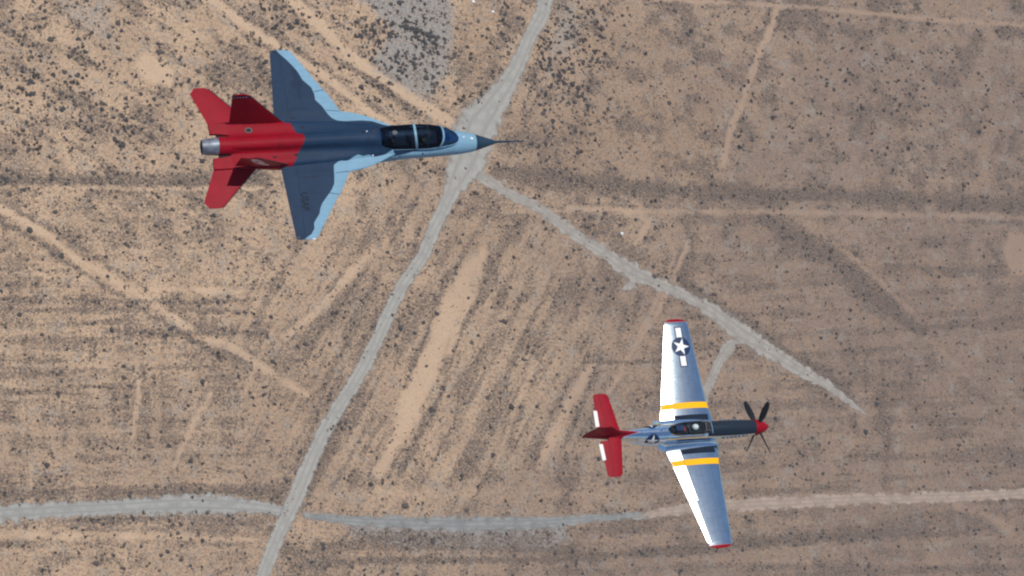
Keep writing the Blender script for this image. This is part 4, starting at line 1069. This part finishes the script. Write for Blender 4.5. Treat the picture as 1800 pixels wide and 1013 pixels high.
def cand(n, box=(-215, 250, -140, 175)):
    return rng.uniform(box[0], box[1], n), rng.uniform(box[2], box[3], n)
HAND = [(585, 30, 1.3), (1008, 30, 1.2), (1040, 18, 1.3), (1060, 12, 1.2), (1053, 63, 1.4), (1050, 38, 1.4), (1080, 36, 1.2), (680, 85, 1.3), (822, 83, 1.4), (828, 95, 1.3), (827, 104, 1.3), (855, 67, 1.1), (862, 75, 1.2), (815, 170, 1.5), (806, 174, 1.3), (811, 178, 1.3), (826, 170, 1.2), (845, 163, 1.3), (841, 178, 1.2),
        (948, 85, 1.3), (953, 93, 1.4), (955, 103, 1.3), (945, 80, 1.2), (1000, 155, 1.2), (1005, 152, 1.2), (740, 280, 1.6), (748, 287, 1.6), (735, 295, 1.4), (757, 300, 1.4), (765, 305, 1.3), (667, 327, 1.4), (680, 323, 1.3), (137, 133, 1.3), (115, 145, 1.3), (142, 163, 1.1), (33, 155, 1.5), (40, 158, 1.2), (38, 134, 1.1), (60, 50, 1.2), (22, 33, 1.1), (20, 22, 1.1), (255, 15, 1.2), (285, 25, 1.1), (225, 12, 1.1), (65, 262, 1.7), (72, 258, 1.5), (60, 255, 1.2), (88, 277, 1.2), (150, 225, 1.2), (154, 232, 1.2), (138, 222, 1.1), (205, 250, 1.3), (210, 258, 1.2), (252, 278, 1.4), (268, 285, 1.2), (285, 270, 1.2), (310, 272, 1.4), (312, 279, 1.3), (270, 284, 1.1), (240, 295, 1.1), (98, 192, 1.1), (20, 190, 1.1), (478, 33, 1.4), (487, 30, 1.3), (460, 15, 1.3), (465, 18, 1.2), (493, 38, 1.3), (480, 50, 1.5), (485, 46, 1.3), (510, 50, 1.3), (522, 42, 1.3), (533, 58, 1.3), (545, 62, 1.1), (457, 72, 1.2), (455, 80, 1.2), (590, 105, 1.2), (597, 120, 1.4), (604, 118, 1.2), (1151, 353, 1.6), (1145, 356, 1.2), (1027, 386, 1.3), (1596, 262, 1.5), (1480, 85, 1.3), (1380, 65, 1.3), (1402, 75, 1.2), (1315, 145, 1.3), (1308, 152, 1.3), (1302, 158, 1.2), (1323, 165, 1.3), (1320, 178, 1.3), (1335, 142, 1.1), (1298, 240, 1.5), (1299, 258, 1.7), (1302, 232, 1.2), (1388, 222, 1.4), (1393, 226, 1.3), (1416, 121, 1.2), (1437, 123, 1.0), (1581, 185, 1.6), (1577, 195, 1.3), (1442, 200, 1.2), (1375, 132, 1.1), (1262, 222, 1.2), (1258, 230, 1.2), (1216, 307, 1.2), (1210, 270, 1.2), (1452, 140, 1.0), (1490, 122, 1.0), (1483, 268, 1.1), (1740, 215, 1.2), (1652, 120, 1.1), (1660, 130, 1.1), (1733, 150, 1.1), (1290, 345, 1.3), (1646, 732, 1.1), (1515, 385, 1.2), (903, 452, 1.5), (996, 452, 1.3), (960, 403, 1.3), (947, 345, 1.4), (940, 348, 1.3), (838, 341, 1.2), (833, 340, 1.2), (1058, 385, 1.1), (337, 874, 1.1), (252, 900, 1.2), (235, 915, 1.2), (298, 916, 1.3), (317, 922, 1.2), (364, 901, 1.2), (345, 899, 1.0), (138, 972, 1.2), (98, 972, 1.1), (263, 990, 1.1), (355, 997, 1.2), (75, 1005, 1.2), (100, 1004, 1.0), (40, 960, 1.2), (15, 960, 1.2), (840, 855, 1.4), (950, 880, 1.4), (888, 882, 1.2), (690, 850, 1.2), (730, 878, 1.0), (245, 790, 1.1), (130, 725, 1.1), (25, 790, 1.1), (470, 775, 1.1), (335, 690, 1.2), (355, 815, 1.3), (462, 682, 1.2), (383, 620, 1.5), (385, 628, 1.3), (240, 604, 1.2), (430, 550, 1.2), (445, 552, 1.3)]
px = np.array([h[0] for h in HAND], float); big = []
for x_, y_, r_ in HAND: big.append((*ground(x_, y_), r_*.62))
# the densest stands: gravel wash left of the road, the road's right verge, the upper left plain
def wdens(px, py):
    d = 1.0*np.exp(-(((px-715)/70)**2+((py-85)/75)**2))*1.6
    d += 1.0*np.exp(-(((px-1000)/75)**2+((py-120)/120)**2))
    d += .5*np.exp(-(((px-890)/18)**2+((py-40)/70)**2))+.35*np.exp(-(((px-150)/200)**2+((py-180)/140)**2))
    d += .5*np.exp(-(((px-530)/80)**2+((py-45)/35)**2))+.25*np.exp(-(((px-1550)/200)**2+((py-150)/120)**2))
    return d
bx, by = cand(30000); fb = fields(bx, by); pr = wdens(fb['px'], fb['py'])*(vnoise(bx, by, .12, 21, 3) > .48)*(fb['road'] < .1)*(fb['px'] > 0)*(fb['px'] < 1800)*(fb['py'] > 0)*(fb['py'] < 1013)
sel = rng.permutation(np.where(rng.random(len(bx)) < pr*.5)[0])
def hidden(px_, py_):
    P_ = np.stack([np.atleast_1d(px_), np.atleast_1d(py_)], 1)
    j = [(335, 158), (363, 158), (405, 190), (410, 165), (440, 165), (478, 195), (475, 91), (512, 92), (595, 192), (690, 222), (870, 250), (690, 276), (615, 300), (560, 421), (521, 420), (495, 297), (449, 296), (392, 366), (360, 360), (372, 290), (355, 258), (365, 218)]
    return in_poly(P_, j)
for i in sel:
    if len(big) >= 300: break
    if hidden(fb['px'][i], fb['py'][i])[0]: continue
    if min((bx[i]-q[0])**2+(by[i]-q[1])**2 for q in big) < 1.1: continue
    big.append((bx[i], by[i], rng.uniform(.62, 1.0)))
big = [b for b in big if not hidden(*to_px(b[0], b[1]))[0]][:300]
def zone(px_, py_):
    if py_ > 640: return ('dark shrub standing singly on the southern scrub plain below', 'shrubs on the southern plain')
    if 600 < px_ < 800 and py_ < 215: return ('dark blue grey shrub in the dense stand on the pale gravel wash', 'shrubs in the gravel wash')
    if 800 <= px_ < 1140 and py_ < 240: return ('dark bushy shrub among those beside the upper dirt road', 'shrubs beside the upper dirt road')
    if px_ < 600 and py_ < 340: return ('dark round shrub on the pale sandy plain around the jet', 'shrubs on the pale sandy plain')
    if px_ >= 1140 and py_ < 400: return ('small dark shrub on the grey brown plain right of the road', 'shrubs on the grey brown plain')
    return ('dark shrub on the bare ground around the track junction', 'shrubs around the track junction')
MARKS = [((915, 249), "the jet's nose probe"), ((490, 90), "the jet's upper wingtip"), ((540, 421), "the jet's lower wingtip"), ((340, 160), "the jet's upper tailplane tip"), ((375, 367), "the jet's lower tailplane tip"), ((356, 258), "the jet's exhaust nozzle"),
    ((740, 272), "the jet's canopy"), ((640, 200), "the jet's upper wing root"), ((820, 310), 'the dirt road junction'), ((955, 10), 'the top end of the dirt road'), ((720, 90), 'the middle of the grey gravel wash'), ((895, 125), 'the upper road bend'), ((10, 10), 'the upper left corner'),
    ((1330, 110), 'the straight sandy track'), ((1780, 450), 'the smooth sandy patch at right'), ((1103, 473), 'the gravel stub of the branching track'), ((1303, 590), 'the fork of the branching track'), ((1195, 562), "the silver plane's upper wingtip"), ((1270, 962), "the silver plane's lower wingtip"),
    ((1338, 745), 'the propeller'), ((1030, 770), "the silver plane's red tail"), ((335, 881), 'the grey gravel track'), ((500, 905), 'the lower road crossing'), ((800, 930), 'the dark gravel flat'), ((270, 120), 'the pale sandy clearing'), ((760, 620), 'the broad pale strip'), ((10, 1000), 'the lower left corner'),
    ((1790, 1000), 'the lower right corner'), ((1790, 10), 'the upper right corner'), ((10, 510), 'the middle of the left edge'), ((1080, 60), 'the brown plain right of the upper road'), ((130, 300), 'the dark scrub line at left'), ((1600, 200), 'the middle of the right plain'), ((1060, 300), 'the dark scrub line at right')]
DIRS = ['right of', 'above right of', 'above', 'above left of', 'left of', 'below left of', 'below', 'below right of']
ORD = ['nearest', 'second nearest', 'third nearest', 'fourth nearest', 'fifth nearest', 'sixth nearest', 'seventh nearest', 'eighth nearest', 'ninth nearest', 'tenth nearest', 'eleventh nearest', 'twelfth nearest']
cells = {}
for i, (x_, y_, r_) in enumerate(big):
    a_, b_ = to_px(x_, y_); dist, mk = min((math.hypot(a_-q[0][0], b_-q[0][1]), n_) for n_, q in enumerate(MARKS))
    dr = int(round(math.atan2(-(b_-MARKS[mk][0][1]), a_-MARKS[mk][0][0])/(math.pi/4))) % 8
    cells.setdefault((mk, dr), []).append((dist, i))
LAB = {}
for (mk, dr), v in cells.items():
    for q, (dist, i) in enumerate(sorted(v)):
        sz = 'big' if big[i][2] > .82 else 'dark'
        LAB[i] = f"{sz} shrub {DIRS[dr]} {MARKS[mk][1]}, {ORD[min(q, 11)]} there"
for i, (x_, y_, r_) in enumerate(big):
    o = bpy.data.objects.new('desert_shrub', SM[i % 8]); COL.objects.link(o)
    o.location = (x_, y_, 0); o.rotation_euler = (0, 0, rng.random()*6.28); o.scale = (r_*rng.uniform(.85, 1.2), r_*rng.uniform(.85, 1.15), r_*rng.uniform(.8, 1.1))
    lb, gp = zone(*to_px(x_, y_)); tag(o, LAB[i], 'shrub', gp)

# countless small scrub: one object
NS = 420000
sx, sy = cand(NS); fs = fields(sx, sy)
cl2 = vnoise(sx, sy, .5, 42, 3)
dens = .045+.54*np.clip(fs['veg']-.22, 0, 1.1)**1.3+.5*np.clip(cl2-.55, 0, 1)
dens = dens*(1-.5*np.clip(fs['sand'], 0, 1))*(1-.93*fs['road'])+.22*fs['dark']*(1-fs['road'])
wd = np.clip(wdens(fs['px'], fs['py']), 0, 1.2)*(vnoise(sx, sy, .22, 77, 3) > .40)*(fs['road'] < .1)*(1-fs['sand'])
dens += .26*wd
dens += .05*(fs['road'] > .05)*(fs['road'] < .6)+.35*fs['verge']*(fs['road'] < .15)
dens = np.where((fs['px'] > 560) & (fs['py'] < 230) & (fs['px'] < 1150), dens*1.2, dens)
keep = rng.random(NS) < dens*.5
rep = 1+(rng.random(keep.sum()) < .45).astype(int)+(rng.random(keep.sum()) < .18)
kidx = np.repeat(np.where(keep)[0], rep)
first = np.concatenate([[True], kidx[1:] != kidx[:-1]])
keep = kidx
sx = sx[kidx]+np.where(first, 0, rng.normal(0, .55, len(kidx))); sy = sy[kidx]+np.where(first, 0, rng.normal(0, .55, len(kidx))); n = len(sx)
tone = fs['tone'][keep]; dk = fs['dark'][keep]; pxk = fs['px'][keep]
rad = np.exp(rng.normal(-1.24, .40, n))*np.interp(pxk, [0, 900, 1800], [1.0, 1.0, .9]); rad = rad*(.84+.42*wd[kidx]+.18*np.clip((520-fs['py'][kidx])/400, 0, 1)*np.clip((900-pxk)/500, 0, 1)); rad = np.clip(rad, .13, 1.0)
# template: lumpy 13-vertex tuft (top, ring of 6, ring of 6 at the ground)
ang = rng.random((n, 1))*2*np.pi+np.arange(6)[None]*np.pi/3
r1 = rad[:, None]*(.3+.75*rng.random((n, 6))); r2 = rad[:, None]*(.5+1.05*rng.random((n, 6)))
h1 = rad[:, None]*(.3+.75*rng.random((n, 6)))
Vt = np.zeros((n, 13, 3))
Vt[:, 0] = np.stack([sx, sy, rad*(.7+.5*rng.random(n))], 1)
Vt[:, 1:7, 0] = sx[:, None]+r1*np.cos(ang); Vt[:, 1:7, 1] = sy[:, None]+r1*np.sin(ang); Vt[:, 1:7, 2] = h1
Vt[:, 7:, 0] = sx[:, None]+r2*np.cos(ang+.4); Vt[:, 7:, 1] = sy[:, None]+r2*np.sin(ang+.4); Vt[:, 7:, 2] = -.02
T = []
for j in range(6):
    k_ = (j+1) % 6; T += [(0, 1+j, 1+k_), (1+j, 7+j, 1+k_), (1+k_, 7+j, 7+k_)]
T = np.array(T)
Q = (np.arange(n)[:, None, None]*13+T[None]).reshape(-1, 3)
hue = np.repeat(np.clip(rng.random(n)**.7-.5*(rad > .45)-.4*wd[kidx], 0, 1), 13)
scr = fast_mesh('scrub', Vt.reshape(-1, 3), Q, M['scrub'], {'hue': hue})
tag(scr, 'countless small dry bushes dotting the desert soil', 'scrub', None, 'stuff')
print('scrub', n, 'big', len(big))
# two pale boulders / debris
for x_, y_, r_ in ((832, 3, 1.0), (866, 21, .9), (1093, 411, 1.0)):
    bm = bmesh.new(); bmesh.ops.create_icosphere(bm, subdivisions=2, radius=r_*.6)
    for v in bm.verts: v.co *= rng.uniform(.8, 1.2); v.co.z *= .5
    me = bpy.data.meshes.new('pale_rock'); bm.to_mesh(me); bm.free(); me.materials.append(M['white'])
    o = bpy.data.objects.new('pale_rock', me); COL.objects.link(o); gx_, gy_ = ground(x_, y_); o.location = (gx_, gy_, .2)
    tag(o, {832: 'white rock at the top edge between wash and road', 866: 'white rock just left of the upper dirt road', 1093: 'small white rock beside the branching track below the junction'}[x_], 'rock')

# ---------------------------------------------------------------- thin desert air
hz = NT('haze_air'); pv = hz.n('ShaderNodeVolumePrincipled'); pv.inputs['Color'].default_value = (.92, .93, 1, 1)
pv.inputs['Density'].default_value = .00013; pv.inputs['Anisotropy'].default_value = .2
hz.t.links.new(pv.outputs[0], hz.out.inputs['Volume'])
bm = bmesh.new(); bmesh.ops.create_cube(bm, size=1)
for v in bm.verts: v.co = Vector((v.co.x*70000, v.co.y*70000, -2 if v.co.z < 0 else 756))
me = bpy.data.meshes.new('haze'); bm.to_mesh(me); bm.free(); me.materials.append(hz.m)
ho = bpy.data.objects.new('haze', me); COL.objects.link(ho); tag(ho, kind='stuff'); ho['label'] = 'thin bluish haze in the air over the desert'
